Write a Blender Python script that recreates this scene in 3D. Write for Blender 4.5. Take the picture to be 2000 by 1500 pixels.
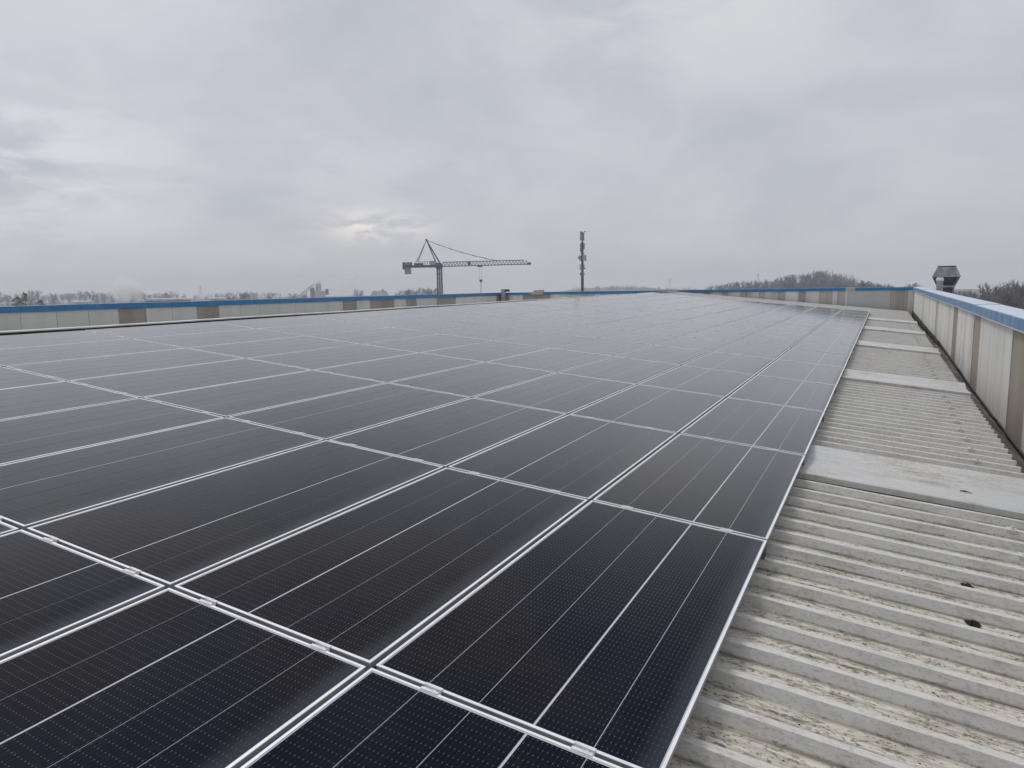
import bpy, math, random
import numpy as np
from mathutils import Matrix, Vector

for o in list(bpy.data.objects):
    bpy.data.objects.remove(o)
scene = bpy.context.scene
col = scene.collection
R_ = math.radians

# ------------------------------------------------------------------ camera
CAM = Vector((0.52254, -1.96195, 1.49258))
ROT = Matrix(((0.88781172, -0.04819181, 0.45767663),
              (0.45994388, 0.1265316, -0.87888644),
              (-0.01555542, 0.99079125, 0.13450176)))
FPX = 1391.955
cam_d = bpy.data.cameras.new('camera')
cam = bpy.data.objects.new('camera', cam_d)
col.objects.link(cam)
cam_d.sensor_fit = 'HORIZONTAL'
cam_d.sensor_width = 36.0
cam_d.lens = FPX / 2000 * 36
cam_d.clip_start = 0.05
cam_d.clip_end = 4000
cam.matrix_world = Matrix.Translation(CAM) @ ROT.to_4x4()
scene.camera = cam
scene.render.resolution_x = 1024
scene.render.resolution_y = 768

# ------------------------------------------------------------------ exposure
scene.view_settings.view_transform = 'Standard'
scene.view_settings.look = 'None'
scene.view_settings.exposure = 0.0
scene.view_settings.gamma = 1.0
scene.view_settings.use_curve_mapping = False
try:
    scene.cycles.max_bounces = 5
    scene.cycles.diffuse_bounces = 3
    scene.cycles.glossy_bounces = 3
    scene.cycles.transmission_bounces = 2
    scene.cycles.volume_bounces = 4
    scene.cycles.volume_step_rate = 4.0
except Exception:
    pass


def pixdir(x, y):
    """world direction seen at a point of the 2000 x 1500 photograph"""
    return (ROT @ Vector(((x - 1000) / FPX, (750 - y) / FPX, -1))).normalized()


def at(x, y, dist):
    """point at a horizontal distance (m) from the camera"""
    d = pixdir(x, y)
    return CAM + d * (dist / math.hypot(d.x, d.y))


# ------------------------------------------------------------------ world
SUN_EL, SUN_AZ = R_(62), R_(-70)      # azimuth from +Y towards +X
world = bpy.data.worlds.new('World')
scene.world = world
world.use_nodes = True
nt = world.node_tree
nt.nodes.clear()


class NG:
    """small helper for node graphs"""
    def __init__(self, tree):
        self.t = tree

    def n(self, typ, **kw):
        nd = self.t.nodes.new(typ)
        for k, v in kw.items():
            setattr(nd, k, v)
        return nd

    def link(self, a, b):
        self.t.links.new(a, b)

    def set(self, sock, v):
        if isinstance(v, bpy.types.NodeSocket):
            self.link(v, sock)
        elif isinstance(v, (tuple, list)) and len(v) == 3 and sock.type == 'RGBA':
            sock.default_value = (*v, 1)
        else:
            sock.default_value = v

    def math(self, op, a, b=None, c=None, clamp=False):
        m = self.n('ShaderNodeMath', operation=op)
        m.use_clamp = clamp
        self.set(m.inputs[0], a)
        if b is not None:
            self.set(m.inputs[1], b)
        if c is not None:
            self.set(m.inputs[2], c)
        return m.outputs[0]

    def mix(self, f, a, b, blend='MIX'):
        m = self.n('ShaderNodeMix', data_type='RGBA', blend_type=blend)
        self.set(m.inputs[0], f)
        self.set(m.inputs[6], a)
        self.set(m.inputs[7], b)
        return m.outputs[2]

    def ramp(self, f, stops, interp='LINEAR'):
        r = self.n('ShaderNodeValToRGB')
        r.color_ramp.interpolation = interp
        el = r.color_ramp.elements
        while len(el) < len(stops):
            el.new(0.5)
        for e, (p, c) in zip(el, stops):
            e.position = p
            e.color = (c, c, c, 1) if isinstance(c, (int, float)) else (*c, 1)
        self.link(f, r.inputs[0])
        return r.outputs[0]

    def mapr(self, f, a, b, c=0.0, d=1.0, smooth=False):
        r = self.n('ShaderNodeMapRange')
        if smooth:
            r.interpolation_type = 'SMOOTHSTEP'
        self.set(r.inputs[0], f)
        for i, v in enumerate((a, b, c, d)):
            self.set(r.inputs[i + 1], v)
        return r.outputs[0]

    def noise(self, vec, scale, detail=4.0, rough=0.55, dist=0.0):
        n = self.n('ShaderNodeTexNoise')
        self.link(vec, n.inputs['Vector'])
        n.inputs['Scale'].default_value = scale
        n.inputs['Detail'].default_value = detail
        n.inputs['Roughness'].default_value = rough
        n.inputs['Distortion'].default_value = dist
        return n.outputs['Fac']

    def xyz(self, v):
        s = self.n('ShaderNodeSeparateXYZ')
        self.link(v, s.inputs[0])
        return s.outputs

    def comb(self, x, y, z):
        c = self.n('ShaderNodeCombineXYZ')
        for i, v in enumerate((x, y, z)):
            self.set(c.inputs[i], v)
        return c.outputs[0]

    def scale(self, v, s):
        m = self.n('ShaderNodeVectorMath', operation='MULTIPLY')
        self.link(v, m.inputs[0])
        m.inputs[1].default_value = s
        return m.outputs[0]

    def dot(self, v, d):
        m = self.n('ShaderNodeVectorMath', operation='DOT_PRODUCT')
        self.link(v, m.inputs[0])
        m.inputs[1].default_value = d
        return m.outputs['Value']


g = NG(nt)
tc = g.n('ShaderNodeTexCoord').outputs['Generated']
dx, dy, dz = g.xyz(tc)
den = g.math('ADD', g.math('MAXIMUM', dz, 0.0), 0.40)
plane = g.comb(g.math('DIVIDE', dx, den), g.math('DIVIDE', dy, den), 0.0)
n_big = g.noise(plane, 1.5, 4, 0.5, 0.6)
n_mid = g.noise(plane, 4.2, 5, 0.6, 0.5)
cl = g.math('ADD', g.math('MULTIPLY', n_big, 0.7), g.math('MULTIPLY', n_mid, 0.3))
cl = g.mapr(cl, 0.34, 0.66, 0.0, 1.0, True)
cloud_lo = g.mix(cl, (4.75, 4.93, 5.60), (6.65, 6.68, 7.08))
# thinner, darker layer towards the horizon, thicker bright deck overhead
elev = g.mapr(dz, 0.0, 0.5)
cloud = g.mix(elev, g.mix(0.6, cloud_lo, (5.0, 5.1, 5.5)), cloud_lo)
gain = g.mapr(dz, 0.0, 0.42, 1.0, 1.1)
cloud = g.mix(1.0, cloud, g.comb(gain, gain, gain), 'MULTIPLY')


def cloud_break(px, py, w, h, colr, amt, colour_in, nscale):
    """a thinner place in the cloud deck round one direction of the sky"""
    d = pixdir(px, py)
    r = d.cross(Vector((0, 0, 1))).normalized()
    u = r.cross(d).normalized()
    a = g.math('DIVIDE', g.dot(tc, r), w)
    b = g.math('DIVIDE', g.dot(tc, u), h)
    rr = g.math('ADD', g.math('MULTIPLY', a, a), g.math('MULTIPLY', b, b))
    front = g.math('GREATER_THAN', g.dot(tc, d), 0.5)
    m = g.math('MULTIPLY', g.math('EXPONENT', g.math('MULTIPLY', rr, -1.0)), front)
    n = g.noise(g.scale(tc, (1, 1, 3.0)), nscale, 5, 0.6, 0.4)
    m = g.math('MULTIPLY', m, g.mapr(n, 0.34, 0.58, 0.0, 1.0, True))
    return g.mix(g.math('MULTIPLY', m, amt), colour_in, colr)


cloud = cloud_break(735, 440, 0.065, 0.021, (10.2, 9.3, 8.6), 1.0, cloud, 16)
cloud = cloud_break(700, 330, 0.16, 0.06, (6.6, 6.7, 7.1), 0.6, cloud, 9)
cloud = cloud_break(20, 310, 0.15, 0.085, (8.0, 8.05, 8.3), 0.85, cloud, 7)
cloud = cloud_break(1330, 10, 0.20, 0.08, (7.2, 7.2, 7.2), 0.7, cloud, 6)
sky = g.n('ShaderNodeTexSky')
sky.sky_type = 'NISHITA'
sky.sun_disc = False
sky.sun_elevation = SUN_EL
sky.sun_rotation = SUN_AZ
final = g.mix(0.93, sky.outputs[0], cloud)
bg = g.n('ShaderNodeBackground')
g.link(final, bg.inputs[0])
bg.inputs[1].default_value = 0.10
wo = g.n('ShaderNodeOutputWorld')
g.link(bg.outputs[0], wo.inputs[0])

sun_d = bpy.data.lights.new('sun', 'SUN')
sun_d.energy = 1.4
sun_d.angle = R_(16)
sun_d.color = (1.0, 0.97, 0.92)
sun = bpy.data.objects.new('sun', sun_d)
col.objects.link(sun)
sdir = Vector((math.sin(SUN_AZ) * math.cos(SUN_EL), math.cos(SUN_AZ) * math.cos(SUN_EL), math.sin(SUN_EL)))
sun.rotation_euler = sdir.to_track_quat('Z', 'Y').to_euler()

# ------------------------------------------------------------------ helpers


class MB:
    """collects geometry for one mesh"""
    def __init__(self):
        self.v, self.f = [], []

    def add(self, vs, fs):
        b = len(self.v)
        self.v.extend([tuple(p) for p in vs])
        self.f.extend([tuple(i + b for i in q) for q in fs])
        return self

    def box(self, x0, x1, y0, y1, z0, z1):
        vs = [(x0, y0, z0), (x1, y0, z0), (x1, y1, z0), (x0, y1, z0),
              (x0, y0, z1), (x1, y0, z1), (x1, y1, z1), (x0, y1, z1)]
        return self.add(vs, [(3, 2, 1, 0), (4, 5, 6, 7), (0, 1, 5, 4), (1, 2, 6, 5), (2, 3, 7, 6), (3, 0, 4, 7)])

    def hexa(self, vs):
        return self.add(vs, [(3, 2, 1, 0), (4, 5, 6, 7), (0, 1, 5, 4), (1, 2, 6, 5), (2, 3, 7, 6), (3, 0, 4, 7)])

    def tube(self, p0, p1, r0, r1=None, n=6, caps=True, turn=0.0):
        p0, p1 = Vector(p0), Vector(p1)
        r1 = r0 if r1 is None else r1
        d = (p1 - p0)
        if d.length < 1e-6:
            return self
        d.normalize()
        a = d.orthogonal().normalized() if abs(d.z) > 0.95 else d.cross(Vector((0, 0, 1))).normalized()
        b = d.cross(a)
        vs = []
        for p, r in ((p0, r0), (p1, r1)):
            for k in range(n):
                t = 2 * math.pi * k / n + turn
                vs.append(p + (a * math.cos(t) + b * math.sin(t)) * r)
        fs = [(k, (k + 1) % n, n + (k + 1) % n, n + k) for k in range(n)]
        if caps:
            fs += [tuple(range(n - 1, -1, -1)), tuple(range(n, 2 * n))]
        return self.add(vs, fs)

    def bar(self, p0, p1, w):
        return self.tube(p0, p1, w * 0.7071, n=4, turn=math.pi / 4)

    def rings(self, rings, closed_ends=True):
        """loft equal-length loops"""
        n = len(rings[0])
        vs = [p for r in rings for p in r]
        fs = []
        for i in range(len(rings) - 1):
            for k in range(n):
                k2 = (k + 1) % n
                fs.append((i * n + k, i * n + k2, (i + 1) * n + k2, (i + 1) * n + k))
        if closed_ends:
            fs.append(tuple(range(n - 1, -1, -1)))
            m = (len(rings) - 1) * n
            fs.append(tuple(range(m, m + n)))
        return self.add(vs, fs)

    def mesh(self, name, mat=None, smooth=False):
        me = bpy.data.meshes.new(name)
        me.from_pydata(self.v, [], self.f)
        if mat:
            me.materials.append(mat)
        if smooth:
            me.polygons.foreach_set('use_smooth', [True] * len(me.polygons))
        me.update()
        return me

    def build(self, name, mat, parent=None, smooth=False, **kw):
        return link(name, self.mesh(name, mat, smooth), parent, **kw)


def link(name, data, parent=None, loc=None, M=None):
    o = bpy.data.objects.new(name, data)
    col.objects.link(o)
    if parent is not None:
        o.parent = parent
    if loc is not None:
        o.location = loc
    if M is not None:
        o.matrix_world = M
    return o


def tag(o, label=None, cat=None, group=None, kind=None):
    for k, v in (('label', label), ('category', cat), ('group', group), ('kind', kind)):
        if v:
            o[k] = v
    return o


def thing(name, label, cat, loc=(0, 0, 0), rz=0.0, group=None, M=None):
    o = bpy.data.objects.new(name, None)
    o.empty_display_size = 0.2
    col.objects.link(o)
    if M is not None:
        o.matrix_world = M
    else:
        o.location = loc
        o.rotation_euler = (0, 0, rz)
    return tag(o, label, cat, group)


def material(name, base, rough=0.6, metal=0.0, spec=0.5):
    m = bpy.data.materials.new(name)
    m.use_nodes = True
    t = m.node_tree
    p = t.nodes['Principled BSDF']
    p.inputs['Base Color'].default_value = (*base, 1)
    p.inputs['Roughness'].default_value = rough
    p.inputs['Metallic'].default_value = metal
    p.inputs['Specular IOR Level'].default_value = spec
    return m, NG(t), p


def varied(name, base, dark, scale, rough=0.6, metal=0.0, stretch=(1, 1, 1), lo=0.4, hi=0.7, spec=0.5, bump=0.0):
    """colour that wanders between two tones with a soft, uneven pattern"""
    m, q, p = material(name, base, rough, metal, spec)
    c = q.n('ShaderNodeTexCoord').outputs['Object']
    v = q.scale(c, stretch)
    n = q.noise(v, scale, 6, 0.6, 0.2)
    q.link(q.mix(q.mapr(n, lo, hi, 0, 1, True), base, dark), p.inputs['Base Color'])
    q.link(q.mapr(n, 0.3, 0.7, rough * 0.85, min(1, rough * 1.15)), p.inputs['Roughness'])
    if bump:
        b = q.n('ShaderNodeBump')
        b.inputs['Strength'].default_value = bump
        b.inputs['Distance'].default_value = 0.01
        q.link(n, b.inputs['Height'])
        q.link(b.outputs[0], p.inputs['Normal'])
    return m


rnd = random.Random(11)
ORD = ['first', 'second', 'third', 'fourth', 'fifth', 'sixth', 'seventh', 'eighth', 'ninth', 'tenth', 'eleventh',
       'twelfth', 'thirteenth', 'fourteenth', 'fifteenth', 'sixteenth', 'seventeenth', 'eighteenth', 'nineteenth',
       'twentieth']

# ------------------------------------------------------------------ materials
# weathered roof sheet: grey-white coating, long streaks, dark specks, brown dirt patches


def roof_material(name, base, dirt, speck_amt, dirt_amt, rough=0.55, flat=False):
    m, q, p = material(name, base, rough)
    c = q.n('ShaderNodeTexCoord').outputs['Object']
    streak = q.noise(q.scale(c, (0.8, 12.0, 9.0)), 2.8, 6, 0.68, 0.1)
    patch = q.noise(q.scale(c, (1.0, 1.6, 1.0)), 2.6, 5, 0.65, 0.3)
    speck = q.noise(q.scale(c, (0.55, 1.0, 1.0)), 75.0, 3, 0.65)
    speck2 = q.noise(q.scale(c, (0.4, 1.0, 1.0)), 34.0, 4, 0.7, 0.4)
    x, y, z = q.xyz(c)
    # settled grime lies on the pans between the ribs
    pan = q.mapr(z, -0.164, -0.156, 1.0, 0.0, True)
    if flat:
        pan = q.mapr(q.noise(c, 1.1, 3, 0.6, 0.3), 0.42, 0.64, 0.0, 1.0, True)
    d1 = q.math('MULTIPLY', q.mapr(patch, 0.34, 0.66, 0.1, 1, True), q.mapr(streak, 0.36, 0.66, 0, 1, True))
    d1 = q.math('MULTIPLY', d1, q.mapr(pan, 0, 1, 0.35, 1.0))
    colr = q.mix(q.math('MULTIPLY', pan, 0.8), base, tuple(b_ * w_ for b_, w_ in zip(base, (1.07, 1.0, 0.90))))
    colr = q.mix(q.math('MULTIPLY', d1, dirt_amt, clamp=True), colr, dirt)
    s1 = q.mapr(speck, 0.53, 0.61, 0, 1, True)
    s2 = q.mapr(speck2, 0.54, 0.62, 0, 1, True)
    s = q.math('MAXIMUM', s1, q.math('MULTIPLY', s2, 0.8))
    s = q.math('MULTIPLY', s, q.mapr(pan, 0, 1, 0.32, 1.0))
    s = q.math('MULTIPLY', s, q.mapr(patch, 0.3, 0.6, 0.45, 1.0))
    if not flat:
        ry = q.math('MULTIPLY', q.math('FRACT', q.math('DIVIDE', q.math('ADD', y, 100 * 0.265 - 0.40), 0.265)), 0.265)
        foot = q.math('MULTIPLY', q.mapr(ry, 0.192, 0.219, 0.0, 1.0, True), q.mapr(ry, 0.219, 0.226, 1.0, 0.0, True))
        foot = q.math('MULTIPLY', foot, q.mapr(streak, 0.32, 0.58, 0.25, 1.0, True))
        s = q.math('MAXIMUM', s, q.math('MULTIPLY', foot, 0.85))
    colr = q.mix(q.math('MULTIPLY', s, speck_amt, clamp=True), colr, (0.10, 0.09, 0.075))
    lite = q.mapr(q.noise(q.scale(c, (0.5, 5, 5)), 8.0, 5, 0.6), 0.5, 0.72, 0, 0.35, True)
    colr = q.mix(lite, colr, (0.66, 0.66, 0.63))
    q.link(colr, p.inputs['Base Color'])
    q.link(q.mapr(patch, 0.3, 0.7, rough - 0.12, rough + 0.2), p.inputs['Roughness'])
    b = q.n('ShaderNodeBump')
    b.inputs['Strength'].default_value = 0.35
    b.inputs['Distance'].default_value = 0.004
    q.link(q.math('ADD', speck2, q.math('MULTIPLY', streak, 0.7)), b.inputs['Height'])
    q.link(b.outputs[0], p.inputs['Normal'])
    return m


M_ROOF = roof_material('weathered_roof_coating', (0.60, 0.595, 0.555), (0.24, 0.20, 0.14), 0.95, 0.95)
M_STRIP = roof_material('pale_cover_sheet', (0.53, 0.535, 0.53), (0.31, 0.305, 0.275), 0.55, 0.95, 0.45, True)
M_RIDGE = varied('ridge_sheet', (0.66, 0.67, 0.67), (0.48, 0.49, 0.49), 3.0, 0.5)
M_ALU = varied('anodised_aluminium', (0.86, 0.87, 0.89), (0.76, 0.77, 0.80), 6.0, 0.42, 0.2)
M_ALU_SIDE = varied('gap_shaded_frame_side', (0.40, 0.41, 0.40), (0.30, 0.305, 0.30), 6.0, 0.5, 0.2)  # frame aluminium darkened on the sides, shade of the gaps put into the colour
M_RAIL = varied('rail_aluminium', (0.16, 0.17, 0.165), (0.10, 0.105, 0.10), 6.0, 0.5, 0.3)
M_BLACK = varied('gap_shade_black', (0.012, 0.012, 0.013), (0.03, 0.03, 0.03), 20, 0.7)
M_STEEL = varied('galvanised_steel', (0.42, 0.43, 0.45), (0.28, 0.29, 0.31), 9, 0.45, 0.6)
M_BITUMEN = varied('black_bitumen_lining', (0.010, 0.011, 0.013), (0.045, 0.043, 0.042), 7, 0.55, stretch=(1, 1, 3), bump=0.5)
M_SLUDGE = varied('wet_leaf_sludge', (0.055, 0.042, 0.032), (0.26, 0.25, 0.24), 5.5, 0.75, lo=0.45, hi=0.62, bump=0.8)
M_PUDDLE, q, p = material('gutter_water', (0.028, 0.02, 0.014), 0.06)
M_MOSS = varied('black_moss', (0.006, 0.006, 0.005), (0.02, 0.02, 0.012), 40, 0.95)


def cell_material():
    m, q, p = material('solar_cells_under_glass', (0.006, 0.007, 0.012), 0.10, 0.0)
    p.inputs['IOR'].default_value = 1.15
    # anti-reflective glass: hardly any reflection when seen steeply, a normal glass reflection at grazing angles
    lw = q.n('ShaderNodeLayerWeight')
    lw.inputs['Blend'].default_value = 0.5
    q.link(q.mapr(lw.outputs['Facing'], 0.50, 0.86, 0.0, 0.70, True), p.inputs['Coat Weight'])
    p.inputs['Coat IOR'].default_value = 1.36
    c = q.n('ShaderNodeTexCoord').outputs['Object']
    geo = q.n('ShaderNodeNewGeometry').outputs['Position']
    x, y, z = q.xyz(c)
    oin = q.n('ShaderNodeObjectInfo')
    oi = oin.outputs['Random']
    wn = q.n('ShaderNodeTexWhiteNoise')
    q.link(oin.outputs['Location'], wn.inputs['Vector'])
    pan_r = wn.outputs['Value']            # one value for each panel
    # silicon tint wanders between blue-black and brown-black
    t1 = q.noise(geo, 0.9, 3, 0.5, 0.2)
    tint = q.mix(q.mapr(q.math('ADD', t1, q.mapr(pan_r, 0, 1, -0.09, 0.09)), 0.4, 0.62, 0, 1, True), (0.0012, 0.0018, 0.0100), (0.0060, 0.0045, 0.0050))
    tint = q.mix(q.math('MULTIPLY', oi, 0.35), tint, (0.0045, 0.0042, 0.0090))
    # wires 17 mm apart with solder pads
    fx = q.math('ABSOLUTE', q.math('SUBTRACT', q.math('FRACT', q.math('DIVIDE', q.math('ADD', x, 5.0), 0.0172)), 0.5))
    fy = q.math('ABSOLUTE', q.math('SUBTRACT', q.math('FRACT', q.math('DIVIDE', q.math('ADD', y, 5.0), 0.0355)), 0.5))
    pad = q.math('LESS_THAN', fy, 0.07)
    wid = q.math('ADD', 0.022, q.math('MULTIPLY', pad, 0.075))
    wire = q.math('LESS_THAN', fx, wid)
    wcol = q.mix(pad, (0.026, 0.030, 0.048), (0.10, 0.105, 0.13))
    colr = q.mix(wire, tint, wcol)
    # film of grime washed to the low edge of each panel
    gn = q.noise(geo, 5.0, 4, 0.6)
    low = q.mapr(q.math('ADD', x, q.math('MULTIPLY', q.math('SUBTRACT', gn, 0.5), 0.05)), 0.425, 0.53, 0.0, 0.5, True)
    colr = q.mix(low, colr, (0.060, 0.072, 0.085))
    # thin dust film everywhere
    dust = q.mapr(q.noise(geo, 2.3, 5, 0.6), 0.35, 0.7, 0.0, 0.010, True)
    colr = q.mix(dust, colr, (0.42, 0.41, 0.40))
    wm = q.math('ABSOLUTE', q.math('SUBTRACT', q.noise(geo, 3.1, 2.5, 0.5, 0.6), 0.5))
    mark = q.math('MULTIPLY', q.mapr(wm, 0.0, 0.012, 1.0, 0.0, True), q.mapr(pan_r, 0.3, 1.0, 0.0, 0.013))
    colr = q.mix(q.math('ADD', mark, q.mapr(pan_r, 0.0, 1.0, 0.0, 0.006)), colr, (0.42, 0.41, 0.40))
    q.link(colr, p.inputs['Base Color'])
    rr = q.math('ADD', q.mapr(q.noise(geo, 1.3, 4, 0.6), 0.3, 0.7, 0.07, 0.13), q.math('MULTIPLY', low, 0.3))
    q.link(rr, p.inputs['Roughness'])
    q.link(rr, p.inputs['Coat Roughness'])
    return m


M_CELL = cell_material()
M_BACK, q, p = material('white_backsheet', (0.50, 0.52, 0.56), 0.15)
p.inputs['IOR'].default_value = 1.42


def wall_material(name, base, stain, amt, rough=0.65):
    """flat coated cladding with rain streaks"""
    m, q, p = material(name, base, rough)
    geo = q.n('ShaderNodeNewGeometry').outputs['Position']
    oi = q.n('ShaderNodeObjectInfo').outputs['Random']
    s = q.noise(q.scale(geo, (0.9, 0.9, 0.09)), 1.5, 2.5, 0.5, 0.3)
    f = q.noise(geo, 2.5, 5, 0.6, 0.4)
    k = q.math('MULTIPLY', q.mapr(s, 0.42, 0.68, 0, 1, True), q.mapr(f, 0.3, 0.65, 0.35, 1))
    colr = q.mix(q.math('MULTIPLY', k, amt, clamp=True), base, stain)
    v = q.mapr(oi, 0, 1, 0.93, 1.05)
    colr = q.mix(1.0, colr, q.comb(v, v, v), 'MULTIPLY')
    q.link(colr, p.inputs['Base Color'])
    return m


M_CREAM = wall_material('cream_cladding', (0.67, 0.665, 0.625), (0.36, 0.355, 0.33), 0.7)
M_CREAM_L = wall_material('clean_cream_cladding', (0.57, 0.575, 0.54), (0.46, 0.465, 0.44), 0.6)
M_BROWN = wall_material('brown_cladding', (0.31, 0.275, 0.23), (0.22, 0.195, 0.165), 0.7)
M_GRIME = wall_material('grimy_cladding', (0.45, 0.43, 0.385), (0.24, 0.225, 0.20), 0.9)
M_PATCH = wall_material('patch_plate', (0.47, 0.48, 0.465), (0.40, 0.405, 0.39), 0.5)


def cap_material(name, a, b, frost):
    m, q, p = material(name, a, 0.42)
    geo = q.n('ShaderNodeNewGeometry')
    pos = geo.outputs['Position']
    s = q.noise(q.scale(pos, (2.0, 2.0, 0.3)), 2.4, 5, 0.6, 0.2)
    f = q.noise(pos, 7.0, 5, 0.65)
    colr = q.mix(q.mapr(s, 0.42, 0.62, 0, 1, True), a, b)
    colr = q.mix(q.mapr(f, 0.60, 0.72, 0, 0.35, True), colr, (0.30, 0.36, 0.42))
    # rime frost lying on the flat tops
    nz = q.xyz(geo.outputs['Normal'])[2]
    fr = q.math('MULTIPLY', q.mapr(nz, 0.75, 0.98, 0, 1, True), q.mapr(f, 0.28, 0.5, 0.65, 1.0, True))
    colr = q.mix(q.math('MULTIPLY', fr, frost), colr, (0.68, 0.70, 0.74))
    q.link(colr, p.inputs['Base Color'])
    return m


M_BLUE = cap_material('blue_cap_sheet', (0.002, 0.145, 0.37), (0.010, 0.180, 0.40), 0.8)
M_BLUE_OLD = cap_material('faded_blue_cap_sheet', (0.085, 0.20, 0.40), (0.16, 0.29, 0.47), 0.75)

# ------------------------------------------------------------------ roof frame
T3 = Matrix(((0.995642565, 0.0, 0.0932517135),
             (0.000471761926, 0.999987203, -0.00503697184),
             (-0.0932505202, 0.00505901617, 0.995629824)))
TM = T3.to_4x4()          # roof-plane coordinates (x down-slope, y along, z normal) -> world

# ------------------------------------------------------------------ ground and the building under the roof
GZ = -9.0
gm, q, p = material('winter_grass', (0.06, 0.065, 0.04), 0.9)
c = q.n('ShaderNodeTexCoord').outputs['Object']
q.link(q.mix(q.mapr(q.noise(c, 0.02, 8, 0.6), 0.35, 0.65, 0, 1), (0.05, 0.06, 0.035), (0.14, 0.13, 0.11)),
       p.inputs['Base Color'])
gr = MB()
N = 24
S = 990.0
for i in range(N + 1):
    for j in range(N + 1):
        gr.v.append((-S + 2 * S * i / N, -S + 2 * S * j / N, 0.0))
for i in range(N):
    for j in range(N):
        a = i * (N + 1) + j
        gr.f.append((a, a + N + 1, a + N + 2, a + 1))
tag(gr.build('ground', gm, loc=(0, 0, GZ)), kind='structure')

M_FACADE = wall_material('facade', (0.42, 0.42, 0.40), (0.33, 0.33, 0.31), 0.6)
b = MB().box(-23.9, 2.0, -8.0, 40.9, GZ - 0.2, -1.6)
tag(b.build('building_walls', M_FACADE), 'cream hall below the roof', None, kind='structure')

# ------------------------------------------------------------------ roof sheets
RIB, CREST0 = 0.265, 0.40
H_PAN, H_TOP = -0.168, -0.114
roof = thing('roof', 'off white trapezoidal metal roof under the solar panels', None, M=TM)
roof['kind'] = 'structure'


def profile(y0, y1):
    """trapezoid profile of the sheet between two positions along the roof"""
    pts = []
    k0 = math.floor((y0 - CREST0) / RIB) - 1
    k1 = math.ceil((y1 - CREST0) / RIB) + 1
    for k in range(k0, k1 + 1):
        cy = CREST0 + k * RIB
        pts += [(cy - 0.044, H_PAN), (cy - 0.022, H_TOP), (cy + 0.018, H_TOP), (cy + 0.040, H_PAN),
                (cy + 0.098, H_PAN), (cy + 0.103, H_PAN + 0.005), (cy + 0.110, H_PAN + 0.005), (cy + 0.115, H_PAN),
                (cy + 0.150, H_PAN), (cy + 0.155, H_PAN + 0.005), (cy + 0.162, H_PAN + 0.005), (cy + 0.167, H_PAN)]
    return [q_ for q_ in pts if y0 <= q_[0] <= y1]


def sheet(x0, x1, y0, y1, nx=1, wob=0.0, seed=0):
    r = random.Random(seed)
    pr = profile(y0, y1)
    m = MB()
    ph = [[r.uniform(0, 6.28) for _ in range(3)] for _ in range(400)]
    for i in range(nx + 1):
        x = x0 + (x1 - x0) * i / nx
        for (yy, hh) in pr:
            k = int((yy + 20) / RIB)
            a = ph[k % 400]
            d = wob * (math.sin(x * 5.1 + a[0]) + 0.6 * math.sin(x * 11.3 + a[1]) + 0.4 * math.sin(x * 23 + a[2]))
            top = 1.0 if hh > H_PAN + 0.01 else 0.35
            m.v.append((x, yy + d * 0.8 * top, hh + d * 0.5 * top))
    n = len(pr)
    for i in range(nx):
        for j in range(n - 1):
            a = i * n + j
            m.f.append((a, a + n, a + n + 1, a + 1))
    return m


STRIPS = [4.18, 10.54, 16.90, 22.995, 28.825]
SW = 1.06
EAVES = [1.77, 1.75, 1.735, 1.72, 1.70, 1.68]
prev = -4.2
for i, s in enumerate(STRIPS + [40.7]):
    s0, s1 = prev, s + (0.06 if i < len(STRIPS) else 0.0)
    # hidden part under the array and the part in view are one run of sheet
    o = sheet(-10.45, -0.5, s0, s1).build('roof_sheet', M_ROOF, roof)
    o = sheet(-0.5, EAVES[i], s0, s1, 40 if i < 2 else 4, 0.0012 if i == 0 else 0.0003, 5 + i).build('roof_sheet', M_ROOF, roof)
    sol = o.modifiers.new('thickness', 'SOLIDIFY')
    sol.thickness = 0.004
    prev = s + SW - 0.05
# cover strips: a wide dished flashing between two runs of ribs
for i, s in enumerate(STRIPS):
    prof = [(0.0, -0.122), (0.0, -0.076), (0.010, -0.069), (0.04, -0.068), (0.20, -0.082), (0.40, -0.096), (0.58, -0.104),
            (0.66, -0.103), (0.74, -0.096), (0.98, -0.056), (1.02, -0.052), (1.045, -0.060), (1.06, -0.125)]
    m = MB()
    nx = 24
    x0, x1 = -10.4, EAVES[i] + 0.012
    for a in range(nx + 1):
        x = x0 + (x1 - x0) * a / nx
        for (yy, hh) in prof:
            m.v.append((x, s + yy, hh + 0.003 * math.sin(x * 2.3 + yy * 4 + i)))
    n = len(prof)
    for a in range(nx):
        for j in range(n - 1):
            k = a * n + j
            m.f.append((k, k + n, k + n + 1, k + 1))
    o = m.build('cover_strip', M_STRIP, roof)
    sol = o.modifiers.new('thickness', 'SOLIDIFY')
    sol.thickness = 0.003
    MB().box(x0, x1 - 0.1, s + 0.004, s + 0.05, -0.166, -0.10).build('gap_shade_fill', M_BLACK, roof)  # black filler stands in for the shade in the gap under the lip
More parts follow.
